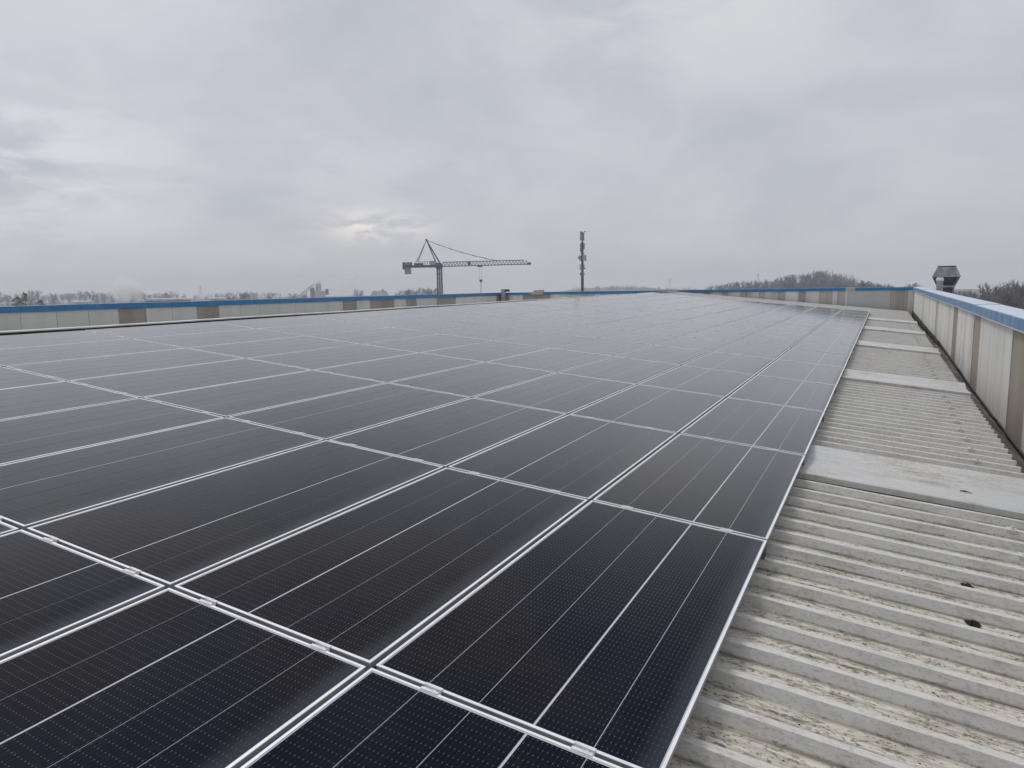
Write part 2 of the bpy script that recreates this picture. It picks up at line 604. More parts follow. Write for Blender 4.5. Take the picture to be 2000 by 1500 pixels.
# ridge sheet with a black filler standing in for shade below its lip
m = MB()
gap_fill = MB()
ridge_prof = [(-10.40, -0.020), (-10.40, -0.002), (-10.42, 0.000), (-10.72, -0.035), (-11.2, -0.115), (-11.2, -0.13)]
ys = [-4.2 + 45.0 * i / 30 for i in range(31)]
for i, yy in enumerate(ys):
    dz = -0.0016 * max(0, yy - 4) + 0.004 * math.sin(i * 1.7)
    for (xx, hh) in ridge_prof:
        m.v.append((xx, yy, hh + dz))
    gap_fill.v += [(-10.406, yy, -0.22), (-10.406, yy, -0.016 + dz)]
    if i:
        b0 = (i - 1) * 2
        gap_fill.f.append((b0, b0 + 1, b0 + 3, b0 + 2))
n = len(ridge_prof)
for i in range(30):
    for j in range(n - 1):
        k = i * n + j
        m.f.append((k, k + 1, k + n + 1, k + n))
m.build('ridge_cap', M_RIDGE, roof)
gap_fill.build('gap_shade_fill', M_BLACK, roof)
# far slope of the roof, down to the left parapet
far = sheet(0, 11.9, -4.2, 40.7).mesh('roof_sheet', M_ROOF)
fo = link('roof_sheet', far, None)
sl = math.radians(5.35)
peak = T3 @ Vector((-10.72, 0, -0.02))
fo.matrix_world = Matrix.Translation(peak) @ Matrix.Rotation(-sl, 4, 'Y') @ Matrix.Rotation(math.pi, 4, 'Z') @ Matrix.Translation((0, -36.5, 0.03))
fo.parent = roof
fo.matrix_parent_inverse = TM.inverted()
# eave flashing at the far parapet (pale kick-up)
MB().box(-10.4, 1.66, 40.50, 40.72, -0.14, -0.11).build('end_flashing', M_STRIP, roof)
# saddle washers with bolts near the eave, on every second rib
fm = MB().box(-0.030, 0.030, -0.030, 0.030, 0.0, 0.004)
fm.box(-0.030, 0.030, -0.036, -0.030, -0.016, 0.004).box(-0.030, 0.030, 0.030, 0.036, -0.016, 0.004)
fm.tube((0, 0, 0.004), (0, 0, 0.010), 0.017, n=8).tube((0, 0, 0.010), (0, 0, 0.024), 0.008, n=6)
fmesh = fm.mesh('fastener', M_ROOF)
k = 0
for kk in range(2, 110):
    cy = CREST0 + kk * RIB
    if any(s - 0.1 < cy < s + SW + 0.08 for s in STRIPS) or kk % 2 == 0:
        continue
    link('fastener', fmesh, roof, loc=(1.40 + rnd.uniform(-0.012, 0.012), cy, H_TOP))
    k += 1

# ------------------------------------------------------------------ solar array
PW, PL = 1.116, 2.255        # pitch
HW, HL = 0.5445, 1.1150       # half panel
LIP = 0.0110
fr = MB()
fr.box(-HW, -HW + LIP, -HL, HL, -0.004, 0.0).box(HW - LIP, HW, -HL, HL, -0.004, 0.0)
fr.box(-HW + LIP, HW - LIP, -HL, -HL + LIP, -0.004, -0.0002).box(-HW + LIP, HW - LIP, HL - LIP, HL, -0.004, -0.0002)
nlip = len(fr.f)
fr.box(-HW + 0.002, -HW + 0.006, -HL + 0.002, HL - 0.002, -0.035, -0.004).box(HW - 0.006, HW - 0.002, -HL + 0.002, HL - 0.002, -0.035, -0.004)
fr.box(-HW + 0.006, HW - 0.006, -HL + 0.002, -HL + 0.006, -0.035, -0.004).box(-HW + 0.006, HW - 0.006, HL - 0.006, HL - 0.002, -0.035, -0.004)
me_frame = fr.mesh('frame', M_ALU)
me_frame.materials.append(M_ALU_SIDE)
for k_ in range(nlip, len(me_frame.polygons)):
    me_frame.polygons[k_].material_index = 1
me_back = MB().box(-HW + LIP, HW - LIP, -HL + LIP, HL - LIP, -0.008, -0.0036).mesh('backsheet', M_BACK)


def strip_meshes(thick_after):
    x = -HW + LIP + 0.006
    end = HW - LIP - 0.006
    gaps = [0.0030] * 4
    gaps[thick_after - 1] = 0.0095
    w = (end - x - sum(gaps)) / 5
    out = []
    for i in range(5):
        out.append(MB().box(x, x + w, -HL + LIP + 0.007, HL - LIP - 0.007, -0.0036 + 0.0002, -0.0026).mesh('cell_strip', M_CELL))
        x += w + (gaps[i] if i < 4 else 0)
    return out


STRIP_A, STRIP_B = strip_meshes(3), strip_meshes(2)
cm = MB().box(-0.036, 0.036, -0.0205, -0.0095, 0.0006, 0.0036).box(-0.036, 0.036, 0.0095, 0.0205, 0.0006, 0.0036)
cm.box(-0.036, 0.036, -0.0095, -0.0070, -0.014, 0.0035).box(-0.036, 0.036, 0.0070, 0.0095, -0.014, 0.0035)
cm.box(-0.036, 0.036, -0.0070, 0.0070, -0.014, -0.011)
cm.tube((0.012, 0, -0.011), (0.012, 0, -0.003), 0.0060, n=6)
me_clamp = cm.mesh('clamp', varied('clamp_aluminium', (0.78, 0.79, 0.80), (0.60, 0.61, 0.62), 30, 0.4, 0.2))
ROWS = range(-1, 15)
for j in ROWS:
    for i in range(9):
        rn, cn = ORD[j + 1], ORD[i]
        colw = 'rightmost' if i == 0 else ('leftmost' if i == 8 else cn + ' from the right')
        if j == -1:
            roww = 'in the front row nearest the camera'
        elif j == 14:
            roww = 'in the last row by the far parapet'
        else:
            roww = 'in the %s row from the front' % rn
        M = TM @ Matrix.Translation((-(i + 0.5) * PW, (j + 0.5) * PL, 0.0)) @ \
            Matrix.Rotation(rnd.gauss(0, 0.0011), 4, 'Y') @ Matrix.Rotation(rnd.gauss(0, 0.0009), 4, 'X') @ \
            Matrix.Translation((0, 0, rnd.uniform(-0.0012, 0.0012)))
        t = thing('solar_panel', 'black solar panel, %s %s' % (colw, roww), 'solar panel',
                  group='solar panels of the roof array', M=M)
        link('frame', me_frame, t)
        link('backsheet', me_back, t)
        for s in (STRIP_A if i % 2 == 0 else STRIP_B):
            link('cell_strip', s, t)
        for fx in (-0.30, 0.30):
            link('clamp', me_clamp, t, loc=(fx + rnd.uniform(-0.02, 0.02), HL + 0.0125, 0.0))
# rails below the seams
for j in range(-1, 16):
    y = j * PL
    rm = MB()
    rm.box(-10.06, -0.012, y - 0.020, y + 0.020, -0.080, -0.0365)
    rm.box(-10.06, -0.012, y - 0.030, y - 0.020, -0.1135, -0.0365).box(-10.06, -0.012, y + 0.020, y + 0.030, -0.1135, -0.0365)
    where = 'in front of the front row' if j == -1 else (
        'behind the last row by the far parapet' if j == 15 else 'in the seam behind the %s row of panels' % ORD[j])
    o = rm.build('mounting_rail', M_RAIL, M=TM)
    tag(o, 'grey aluminium mounting rail %s' % where, 'rail', 'mounting rails below the solar panels')
# dark cables along the high edge of the array
cb = thing('cable_bundle', 'black solar cables lying along the ridge beside the panels', 'cable', M=TM)
for k in range(4):
    m = MB()
    pts = []
    for s in range(0, 160):
        yy = -3.5 + s * 0.235
        pts.append(Vector((-10.16 - 0.045 * k + 0.02 * math.sin(s * 0.9 + k * 2), yy,
                           -0.052 + 0.012 * math.sin(s * 0.53 + k) + 0.010 * math.sin(s * 1.7 + k * 3))))
    for a_, b_ in zip(pts[:-1], pts[1:]):
        m.tube(a_, b_, 0.010, n=5, caps=False)
    m.build('cable', M_BLACK, cb)

# ------------------------------------------------------------------ parapets


def ribbon_panel(a, b, z0a, z0b, z1a, z1b, th, nrm):
    """upright slab between ground points a and b"""
    n = Vector((nrm[0], nrm[1], 0)) * th
    A, B = Vector((a[0], a[1], 0)), Vector((b[0], b[1], 0))
    pts = [A + Vector((0, 0, z0a)), B + Vector((0, 0, z0b)), B + n + Vector((0, 0, z0b)), A + n + Vector((0, 0, z0a)),
           A + Vector((0, 0, z1a)), B + Vector((0, 0, z1b)), B + n + Vector((0, 0, z1b)), A + n + Vector((0, 0, z1a))]
    return MB().hexa(pts)


# right parapet ------------------------------------------------------------
def rw_x(y):
    return 2.29 - 0.01 * y


def rw_cap(y):
    return 0.925 + 0.0062 * y


def rw_base(y):
    return float(np.interp(y, [-2, 8.9, 14.5, 22.5, 41], [-0.86, -0.72, -0.60, -0.33, -0.04]))


rp_ = thing('parapet_wall', 'cream and brown clad parapet with faded pale blue cap on the right', 'parapet', (2.2, 20, 0))
rp_inv = Matrix.Translation((-2.2, -20, 0))


def rbuild(m, name, mat):
    o = m.build(name, mat, rp_)
    o.matrix_parent_inverse = rp_inv
    return o


edges = [-2.2, 0.0, 1.05, 4.2, 5.25, 9.35, 10.40, 13.90, 14.92, 18.11, 19.11, 21.15, 24.05, 24.95, 27.9, 31.0, 33.6, 36.0, 38.4, 39.7, 40.98]
brown = {1, 3, 6 - 1, 7, 9}
kinds = ['c', 'b', 'c', 'b', 'c', 'c', 'c', 'b', 'c', 'b', 'c', 'c', 'g', 'c', 'c', 'c', 'c', 'c', 'c', 'g']
kinds[4] = 'b'   # 5.25-9.35 nearest strip at the image edge
edges[5] = 9.15
kinds[4], kinds[5] = 'c', 'b'
for i in range(len(edges) - 1):
    a, b_ = edges[i] + 0.006, edges[i + 1] - 0.006
    k = kinds[i]
    mat = {'c': M_CREAM, 'b': M_BROWN, 'g': M_GRIME}[k]
    off = 0.0 if k == 'c' else 0.012
    m = ribbon_panel((rw_x(a) + off, a), (rw_x(b_) + off, b_), rw_base(a) - 0.4, rw_base(b_) - 0.4,
                     rw_cap(a) - 0.06, rw_cap(b_) - 0.06, 0.06, (1, 0))
    rbuild(m, 'wall_panel', mat)
m = ribbon_panel((rw_x(-2.2) + 0.08, -2.2), (rw_x(40.98) + 0.08, 40.98), -1.6, -1.6, rw_cap(-2.2) - 0.07, rw_cap(40.98) - 0.07, 0.30, (1, 0))
rbuild(m, 'core', M_BLACK)
# black flashing at the foot of the wall
fl = MB()
ys = [-2.2 + i * 0.6 for i in range(73)]
ys = [y for y in ys if y <= 41.0]
for y in ys:
    x = rw_x(y)
    zb = rw_base(y) + 0.006 * math.sin(y * 3.1) + 0.004 * math.sin(y * 9.7)
    fl.v += [(x - 0.022, y, -1.0), (x - 0.020, y, zb), (x - 0.001, y, zb + 0.010)]
for i in range(len(ys) - 1):
    for j in range(2):
        a = i * 3 + j
        fl.f.append((a, a + 3, a + 4, a + 1))
rbuild(fl, 'flashing', M_BITUMEN)
# cap segments: hooded profile, slightly uneven joints
cap_edges = [-2.2, 1.2, 4.3, 7.3, 10.4, 13.1, 14.6, 16.9, 20.1, 23.2, 26.3, 29.4, 32.5, 35.7, 38.6, 41.0]
for i in range(len(cap_edges) - 1):
    a, b_ = cap_edges[i], cap_edges[i + 1] - 0.004
    dz0 = rnd.uniform(-0.006, 0.008)
    rings = []
    for y in (a, b_):
        x, z = rw_x(y), rw_cap(y) + dz0
        hgt = 0.165
        rings.append([(x - 0.045, y, z - hgt), (x - 0.050, y, z - 0.012), (x - 0.040, y, z), (x + 0.20, y, z + 0.012),
                      (x + 0.405, y, z), (x + 0.415, y, z - 0.012), (x + 0.410, y, z - hgt), (x + 0.20, y, z - 0.045)])
    rbuild(MB().rings(rings), 'cap_segment', M_BLUE_OLD)
    # drip edge below the cap face
    d = MB()
    for y in (a, b_):
        x, z = rw_x(y), rw_cap(y) + dz0
        d.v += [(x - 0.045, y, z - 0.165), (x - 0.058, y, z - 0.176), (x - 0.010, y, z - 0.178), (x - 0.010, y, z - 0.165)]
    d.f += [(0, 4, 5, 1), (1, 5, 6, 2), (2, 6, 7, 3), (3, 7, 4, 0), (0, 1, 2, 3), (7, 6, 5, 4)]
    rbuild(d, 'drip_edge', M_STEEL)

# far parapet --------------------------------------------------------------
FY = 41.0
fp = thing('parapet_wall', 'grimy cream parapet with bright blue cap at the far end', 'parapet', (-10, FY, 0))
fp_inv = Matrix.Translation((10, -FY, 0))


def fbuild(m, name, mat, **kw):
    o = m.build(name, mat, fp)
    o.matrix_parent_inverse = fp_inv
    return o


def f_cap(x):
    return 1.172 + 0.0011 * (x + 10)


bounds = [(-22.6, -21.94, 'b'), (-21.94, -20.95, 'l'), (-20.95, -19.93, 'b'), (-19.93, -18.91, 'b'), (-18.91, -17.88, 'l'),
          (-17.88, -16.85, 'l'), (-16.85, -15.8, 'b2'), (-15.8, -14.7, 'l'), (-14.7, -13.6, 'l'), (-13.6, -12.5, 'l'),
          (-12.5, -11.4, 'l'), (-11.4, -10.3, 'l'), (-10.3, -9.02, 'l')]
xs = [-9.02, -8.59, -7.56, -6.50, -5.50, -4.42, -3.37, -2.30]
for a, b_ in zip(xs[:-1], xs[1:]):
    if b_ - a < 0.6:
        bounds.append((a, b_, 'g'))
    else:
        s = a + (b_ - a) * 0.66
        bounds += [(a, s, 'l'), (s, b_, 'g')]
bounds += [(-2.30, -2.0, 'g'), (-2.0, -1.75, 'l'), (-1.75, -1.36, 'g'), (-1.36, -1.24, 'w'), (-1.24, 0.83, 'p'),
           (0.83, 1.45, 'g2'), (1.45, 1.62, 'g'), (1.62, 1.9, 'w')]
for (a, b_, k) in bounds:
    mat = {'l': M_CREAM, 'b': M_BROWN, 'b2': M_GRIME, 'g': M_GRIME, 'g2': M_GRIME, 'p': M_PATCH, 'w': M_CREAM}[k]
    off = {'l': 0.0, 'b': 0.010, 'b2': 0.008, 'g': 0.006, 'g2': 0.004, 'p': -0.012, 'w': -0.02}[k]
    m = ribbon_panel((a + 0.005, FY + off), (b_ - 0.005, FY + off), -1.0, -1.0, f_cap(a) - 0.05, f_cap(b_) - 0.05, 0.05, (0, 1))
    fbuild(m, 'wall_panel', mat)
fbuild(ribbon_panel((-22.7, FY + 0.075), (2.2, FY + 0.075), -1.4, -1.4, 1.07, 1.1, 0.2, (0, 1)), 'core', M_BLACK)
fbuild(ribbon_panel((-1.24, FY - 0.03), (0.83, FY - 0.03), -0.2, -0.2, 0.185, -0.035 + 0.03, 0.015, (0, 1)), 'base_trim', M_BLUE)
ce = [-22.62, -19.75, -13.6, -10.0, -5.0, -1.36, -0.88, 1.93]
for i in range(len(ce) - 1):
    a, b_ = ce[i], ce[i + 1] - 0.006
    if i == 5:
        mat, dz0, grow = M_GRIME, 0.012, 0.006
    else:
        mat, dz0, grow = M_BLUE, rnd.uniform(-0.004, 0.004), 0.0
    if i == 0:
        dz0 = -0.02
    rings = []
    for x in (a, b_):
        z = f_cap(x) + dz0
        rings.append([(x, FY - 0.045 - grow, z - 0.165), (x, FY - 0.05 - grow, z - 0.010), (x, FY - 0.04, z),
                      (x, FY + 0.30, z), (x, FY + 0.31, z - 0.165), (x, FY + 0.12, z - 0.05)])
    fbuild(MB().rings(rings), 'cap_segment', mat)

# left parapet -------------------------------------------------------------
lp = thing('parapet_wall', 'long cream parapet with brown patches and blue cap on the left', 'parapet', (-23.5, 20, 0))
lp_inv = Matrix.Translation((23.5, -20, 0))


def lw_x(y):
    return -24.0 + 0.045 * (y - 10)


def lbuild(m, name, mat):
    o = m.build(name, mat, lp)
    o.matrix_parent_inverse = lp_inv
    return o


ly = [-2.0 + 1.05 * i for i in range(12)]
ly = [v for v in ly if v < 9.2] + [9.0, 10.05, 11.1, 12.2, 13.26, 14.32, 15.37, 16.43, 17.5, 18.53, 19.61, 20.64, 21.68, 22.64, 23.73, 24.72, 25.74,
                                   26.74, 27.74, 28.76, 29.71, 30.74, 31.68, 32.65, 33.63, 34.62, 35.6, 36.6, 37.6, 38.6, 39.6, 40.43, 41.0]
ly = sorted(set(ly))
ly = [v for i, v in enumerate(ly) if i == 0 or v - ly[i - 1] > 0.3]
LBROWN = [14.32, 17.5, 25.74, 27.74, 28.76, 31.68 - 0.0, 33.63, 34.62, 40.43]
LBROWN.remove(31.68)
LBROWN.append(30.74)
for a, b_ in zip(ly[:-1], ly[1:]):
    br = any(abs(a - v) < 0.02 for v in LBROWN)
    off = -0.012 if br else rnd.uniform(-0.003, 0.003)
    m = ribbon_panel((lw_x(a + 0.006) + off, a + 0.006), (lw_x(b_ - 0.006) + off, b_ - 0.006), -1.3, -1.3, 1.06, 1.06, 0.05, (-1, 0))
    lbuild(m, 'wall_panel', M_BROWN if br else M_CREAM_L)
lbuild(ribbon_panel((lw_x(-2) - 0.08, -2), (lw_x(41) - 0.08, 41), -1.4, -1.4, 1.05, 1.05, 0.2, (-1, 0)), 'core', M_BLACK)
lc = [-2.0, 2.2, 6.3, 9.0, 12.45, 15.45, 18.55, 21.6, 24.72, 27.7, 30.6, 33.7, 36.8, 41.2]
for i in range(len(lc) - 1):
    a, b_ = lc[i], lc[i + 1] - 0.008
    dz0 = rnd.uniform(-0.008, 0.008)
    rings = []
    for y in (a, b_):
        x = lw_x(y)
        z = 1.145 + dz0
        rings.append([(x + 0.045, y, z - 0.20), (x + 0.05, y, z - 0.012), (x + 0.04, y, z), (x - 0.30, y, z),
                      (x - 0.31, y, z - 0.20), (x - 0.12, y, z - 0.06)])
    lbuild(MB().rings(rings), 'cap_segment', M_BLUE)

# steel post at the left corner of the far parapet
pp = thing('pipe_post', 'grey steel post with dark bracket rising beside the blue cap', 'post', (-22.25, FY - 0.25, 0))
MB().box(-0.13, 0.13, -0.10, 0.10, -0.6, 1.33).build('post', M_STEEL, pp)
MB().box(-0.16, 0.42, -0.13, 0.13, 1.332, 1.36).box(0.16, 0.40, -0.12, 0.12, 1.20, 1.332).build('bracket', M_BLACK, pp)
# broken concrete lump on the cap beside it
bl = MB()
bl.hexa([(-0.5, -0.1, -0.17), (0.45, -0.1, -0.17), (0.45, 0.2, -0.17), (-0.5, 0.2, -0.17),
         (-0.18, -0.08, 0.10), (0.42, -0.08, 0.14), (0.42, 0.18, 0.14), (-0.18, 0.18, 0.10)])
o = bl.build('mortar_lump', M_GRIME, loc=(-19.85, FY - 0.02, f_cap(-19.8) + 0.003))
tag(o, 'brown grey mortar lump breaking the blue cap of the far parapet', 'mortar lump')

# ------------------------------------------------------------------ gutter
gt = thing('gutter', 'black lined box gutter between the roof edge and the right parapet', 'gutter', (2.0, 10, -0.6))
gt_inv = Matrix.Translation((-2.0, -10, 0.6))


def gbuild(m, name, mat, smooth=False):
    o = m.build(name, mat, gt, smooth)
    o.matrix_parent_inverse = gt_inv
    return o


def eave_w(y):
    return float(np.interp(y, [0, 5, 11, 17, 23, 29, 35, 41], [1.745, 1.74, 1.725, 1.71, 1.695, 1.68, 1.665, 1.65]))


def gut_z(y):
    return -0.86 + 0.0085 * y


def lin_end(y):
    return min(rw_base(y) + 0.06, -0.37 + 0.005 * y - 0.12)


tr, bt = MB(), MB()
ys = [-2.2 + 0.8 * i for i in range(54)]
for y in ys:
    e, w, zb = eave_w(y), rw_x(y), gut_z(y)
    ze = -0.37 + 0.005 * y
    tr.v += [(e - 0.06, y, ze + 0.02), (e + 0.012, y, ze), (w - 0.10, y, lin_end(y))]
    zb = lin_end(y) - 0.12
    bt.v += [(w - 0.10, y, lin_end(y) - 0.002), (w - 0.095, y, zb), (w - 0.0235, y, zb)]
for i in range(len(ys) - 1):
    for j in range(2):
        a = i * 3 + j
        tr.f.append((a, a + 1, a + 4, a + 3))
        bt.f.append((a, a + 1, a + 4, a + 3))
gbuild(tr, 'lining', varied('rusty_lining', (0.13, 0.112, 0.098), (0.05, 0.042, 0.036), 2.6, 0.6, stretch=(1, 0.4, 1), lo=0.38, hi=0.62))
gbuild(bt, 'trough', M_BITUMEN)
# settled sludge
sg = MB()
r2 = random.Random(5)
ny, nx = 330, 8
for i in range(ny):
    y = 8.6 + i * 0.085
    e, w, zb = eave_w(y) + 0.02, rw_x(y) - 0.10, lin_end(y)
    ze = -0.372 + 0.005 * y
    env = 0.55 + 0.45 * math.sin(y * 1.1 + 1.0) * math.sin(y * 0.43 + 0.5)
    env *= min(1.0, (y - 8.6) / 1.2)
    for j in range(nx):
        u = j / (nx - 1)
        reach = 0.45 + 0.5 * env + r2.uniform(-0.06, 0.06)
        hgt = max(0.0, 1 - (u / reach) ** 2) * (0.035 + 0.05 * env) * math.sin(math.pi * min(1, u + 0.25)) - 0.012 * (u > reach)
        hgt += r2.uniform(-0.010, 0.014) * (u < reach)
        sg.v.append((e + (w - e) * u, y + r2.uniform(-0.02, 0.02), ze + (zb - ze) * u + hgt * env))
for i in range(ny - 1):
    for j in range(nx - 1):
        a = i * nx + j
        sg.f.append((a, a + 1, a + nx + 1, a + nx))
o = sg.build('gutter_sludge', M_SLUDGE)
tag(o, 'brown and frosted leaf sludge lying in the gutter', 'sludge', kind='stuff')
wa = MB()
wa.v = [(rw_x(-2) - 0.094, -2, -0.87), (rw_x(-2) - 0.026, -2, -0.87),
        (rw_x(5.5) - 0.026, 5.5, -0.87), (rw_x(5.5) - 0.094, 5.5, -0.87)]
wa.f = [(0, 1, 2, 3)]
tag(wa.build('rain_water', M_PUDDLE), 'dark standing rain water in the near end of the gutter', 'water', kind='structure')
for y in (5.6, 7.9, 11.0, 13.6, 16.6, 19.6, 22.6, 25.7, 28.8, 31.9, 35.0):
    e, w = eave_w(y), rw_x(y)
    bm = MB()
    z = -0.46 + 0.005 * y
    bm.bar((e + 0.02, y, z), (w - 0.03, y + 0.03, rw_base(y) + 0.02), 0.024)
    bm.bar((e + 0.03, y, z + 0.06), (e + 0.035, y, lin_end(y) + 0.1), 0.016)
    gbuild(bm, 'hanger', M_BLACK)


gc = MB()
pts = []
for k in range(150):
    y = 6.0 + k * 0.2
    pts.append(Vector((rw_x(y) - 0.075 + 0.02 * math.sin(k * 0.37) + 0.012 * math.sin(k * 1.3), y, rw_base(y) - 0.02 + 0.022 * math.sin(k * 0.61) + 0.012 * math.sin(k * 1.9))))
for a_, b_ in zip(pts[:-1], pts[1:]):
    gc.tube(a_, b_, 0.014, n=6, caps=False)
tag(gc.build('earthing_cable', M_BLACK), 'black cable sagging along the foot of the right parapet', 'cable')


def lump(name, label, cat, x, y, z, rx, ry, rz, seed, mat):
    r = random.Random(seed)
    m = MB()
    rings = []
    for i in range(5):
        t = (i + 0.5) / 5 * math.pi * 0.55
        rr, zz = math.cos(t), math.sin(t)
        rings.append([(rx * rr * r.uniform(0.45, 1.35) * math.cos(a * 0.5236), ry * rr * r.uniform(0.45, 1.35) * math.sin(a * 0.5236),
                       rz * zz * r.uniform(0.6, 1.3)) for a in range(12)])
    m.rings(rings)
    o = m.build(name, mat)
    o.matrix_world = TM @ Matrix.Translation((x, y, z))
    tag(o, label, cat)


lump('moss_clump', 'small black moss clump in a roof trough, farther of the two', 'moss', 1.045, 2.67, H_PAN, 0.036, 0.035, 0.022, 3, M_MOSS)
lump('moss_clump', 'larger round black moss clump in a roof trough, nearer of the two', 'moss', 1.02, 2.15, H_PAN, 0.036, 0.040, 0.026, 8, M_MOSS)
tw = MB()
tw.tube((0, 0, 0), (0.03, -0.01, 0.006), 0.004, 0.006, n=5).tube((0.03, -0.01, 0.006), (0.085, -0.03, 0.003), 0.006, 0.002, n=5)
o = tw.build('twig', varied('dead_twig', (0.06, 0.045, 0.03), (0.02, 0.015, 0.01), 30, 0.8))
o.matrix_world = TM @ Matrix.Translation((1.15, STRIPS[0] + 0.42, -0.0945))
tag(o, 'tiny dark twig lying on the wide pale cover strip', 'twig')
# grit and leaf crumbs in the near troughs
gtm = MB()
r3 = random.Random(21)
for k in range(520):
    kk = r3.randint(-9, 13)
    cy = CREST0 + kk * RIB + 0.06 + r3.random() ** 1.6 * 0.14
    x = r3.uniform(0.03, 1.8)
    s = r3.uniform(0.0018, 0.0055)
    a = r3.uniform(0, 6.28)
    pts = []
    for t in range(3):
        pts.append((x + s * 1.6 * math.cos(a + t * 2.1), cy + s * math.sin(a + t * 2.1), H_PAN + 0.0008))
    pts.append((x, cy, H_PAN + s * 0.9))
    gtm.add(pts, [(0, 1, 3), (1, 2, 3), (2, 0, 3)])
o = gtm.build('leaf_crumbs', varied('crumbs', (0.045, 0.035, 0.025), (0.015, 0.013, 0.01), 30, 0.9), M=TM)
tag(o, 'dark leaf crumbs and grit scattered in the near roof troughs', 'debris', kind='stuff')

# ------------------------------------------------------------------ annex roof and ventilation outlet on the right
an = MB().box(2.75, 7.2, 20, 48, GZ - 0.1, -0.9)
tag(an.build('annex_building', M_FACADE), 'low annex building hidden behind the right parapet', 'building')
VD = 40.0
vb = at(1846.5, 571, VD)
pxm = VD / FPX * math.hypot(1, 0.6)
FWD = ROT @ Vector((0, 0, -1))
pxm = (vb - CAM).dot(FWD) / FPX
vt = thing('roof_vent', 'dark grey double cone ventilation outlet above the right parapet', 'vent', (vb.x, vb.y, -0.9), math.atan2(vb.y - CAM.y, vb.x - CAM.x) - math.pi / 2 - R_(7))


def sqr(w, z):
    h = w / 2
    return [(-h, -h, z), (h, -h, z), (h, h, z), (-h, h, z)]


M_VENT = varied('weathered_vent_steel', (0.17, 0.175, 0.19), (0.36, 0.365, 0.38), 2.2, 0.5, 0.5)
M_VENTD = varied('dark_vent_steel', (0.045, 0.05, 0.065), (0.085, 0.09, 0.105), 3, 0.5, 0.4)
z0 = vb.z + 0.9
w = lambda px: px * pxm * 0.84
Z = lambda py: z0 + (571 - py) * pxm
MB().rings([sqr(w(31), 0), sqr(w(31), Z(561))]).build('shaft', M_VENTD, vt)
MB().rings([sqr(w(35), Z(561) + 0.003), sqr(w(35), Z(558))]).build('collar', M_STEEL, vt)
MB().rings([sqr(w(34), Z(558) + 0.002), sqr(w(50), Z(541.5))]).build('lower_cone', M_VENTD, vt)
MB().rings([sqr(w(52), Z(541.5) + 0.003), sqr(w(52), Z(540.7)), sqr(w(34), Z(522.5))]).build('upper_cone', M_VENT, vt)
rim = MB()
for a in range(4):
    pass
rim.rings([sqr(w(34), Z(522.5) + 0.002), sqr(w(34), Z(520))])
rim.build('rim', M_VENTD, vt)
fb = at(1834.5, 569, 37.5)
fl_ = thing('flue_pipe', 'small shiny steel flue pipe with pale hood beside the vent', 'flue', (fb.x, fb.y, -0.9))
zz = fb.z + 0.9
pm = (fb - CAM).dot(FWD) / FPX
MB().tube((0, 0, 0), (0, 0, zz + 20 * pm), 5.6 * pm, n=16).build('pipe', varied('bright_steel', (0.45, 0.46, 0.46), (0.25, 0.26, 0.26), 8, 0.3, 0.8, stretch=(4, 4, 0.4)), fl_)
MB().tube((0, 0, zz + 20.3 * pm), (0, 0, zz + 23 * pm), 6.8 * pm, 6.6 * pm, n=16).tube((0, 0, zz + 23 * pm), (0, 0, zz + 27 * pm), 6.6 * pm, 5.0 * pm, n=16).build(
    'hood', varied('frosted_hood', (0.70, 0.71, 0.73), (0.5, 0.51, 0.53), 8, 0.4, 0.2), fl_)

# ------------------------------------------------------------------ tower crane
M_CBLUE = varied('crane_blue_paint', (0.010, 0.042, 0.150), (0.016, 0.055, 0.17), 1.2, 0.5)
M_CGREY = varied('crane_grey_paint', (0.10, 0.105, 0.125), (0.06, 0.06, 0.075), 1.0, 0.55)
M_CDARK = varied('crane_dark', (0.03, 0.032, 0.045), (0.05, 0.05, 0.06), 1.0, 0.6)
M_CONC = varied('counterweight_concrete', (0.27, 0.275, 0.28), (0.20, 0.2, 0.21), 0.9, 0.8)
M_CWHITE = varied('white_enamel', (0.55, 0.56, 0.58), (0.45, 0.46, 0.48), 0.8, 0.5)
pv = at(858, 521, 185)
tip = at(1033, 515, 185)
jd = Vector((tip.x - pv.x, tip.y - pv.y, 0))
JL = jd.length
yaw = math.atan2(jd.y, jd.x)
crane = thing('tower_crane', 'blue tower crane with grey lattice jib beyond the far parapet', 'crane', (pv.x, pv.y, GZ), yaw)
PZ = pv.z - GZ
s_ = 185 / FPX          # metres per photo pixel at the crane
mw = 4.2 * s_
mm = MB()
top = PZ - 0.6
for sx in (-1, 1):
    for sy in (-1, 1):
        mm.bar((sx * mw, sy * mw, 0), (sx * mw, sy * mw, top), 0.22)
nb = 12
for k in range(nb):
    za, zb = top * k / nb, top * (k + 1) / nb
    zm = (za + zb) / 2
    for (ax, ay, bx, by) in ((-1, -1, 1, -1), (1, -1, 1, 1), (1, 1, -1, 1), (-1, 1, -1, -1)):
        mm.bar((ax * mw, ay * mw, za), (bx * mw, by * mw, zm), 0.13)
        mm.bar((bx * mw, by * mw, zm), (ax * mw, ay * mw, zb), 0.13)
        mm.bar((ax * mw, ay * mw, zb), (bx * mw, by * mw, zb), 0.08)
mm.bar((0, 0, 0), (0, 0, top), 0.20)
mm.build('mast', M_CBLUE, crane)
MB().box(-1.3, 1.3, -1.3, 1.3, 0, 0.5).build('base_block', M_CONC, crane)
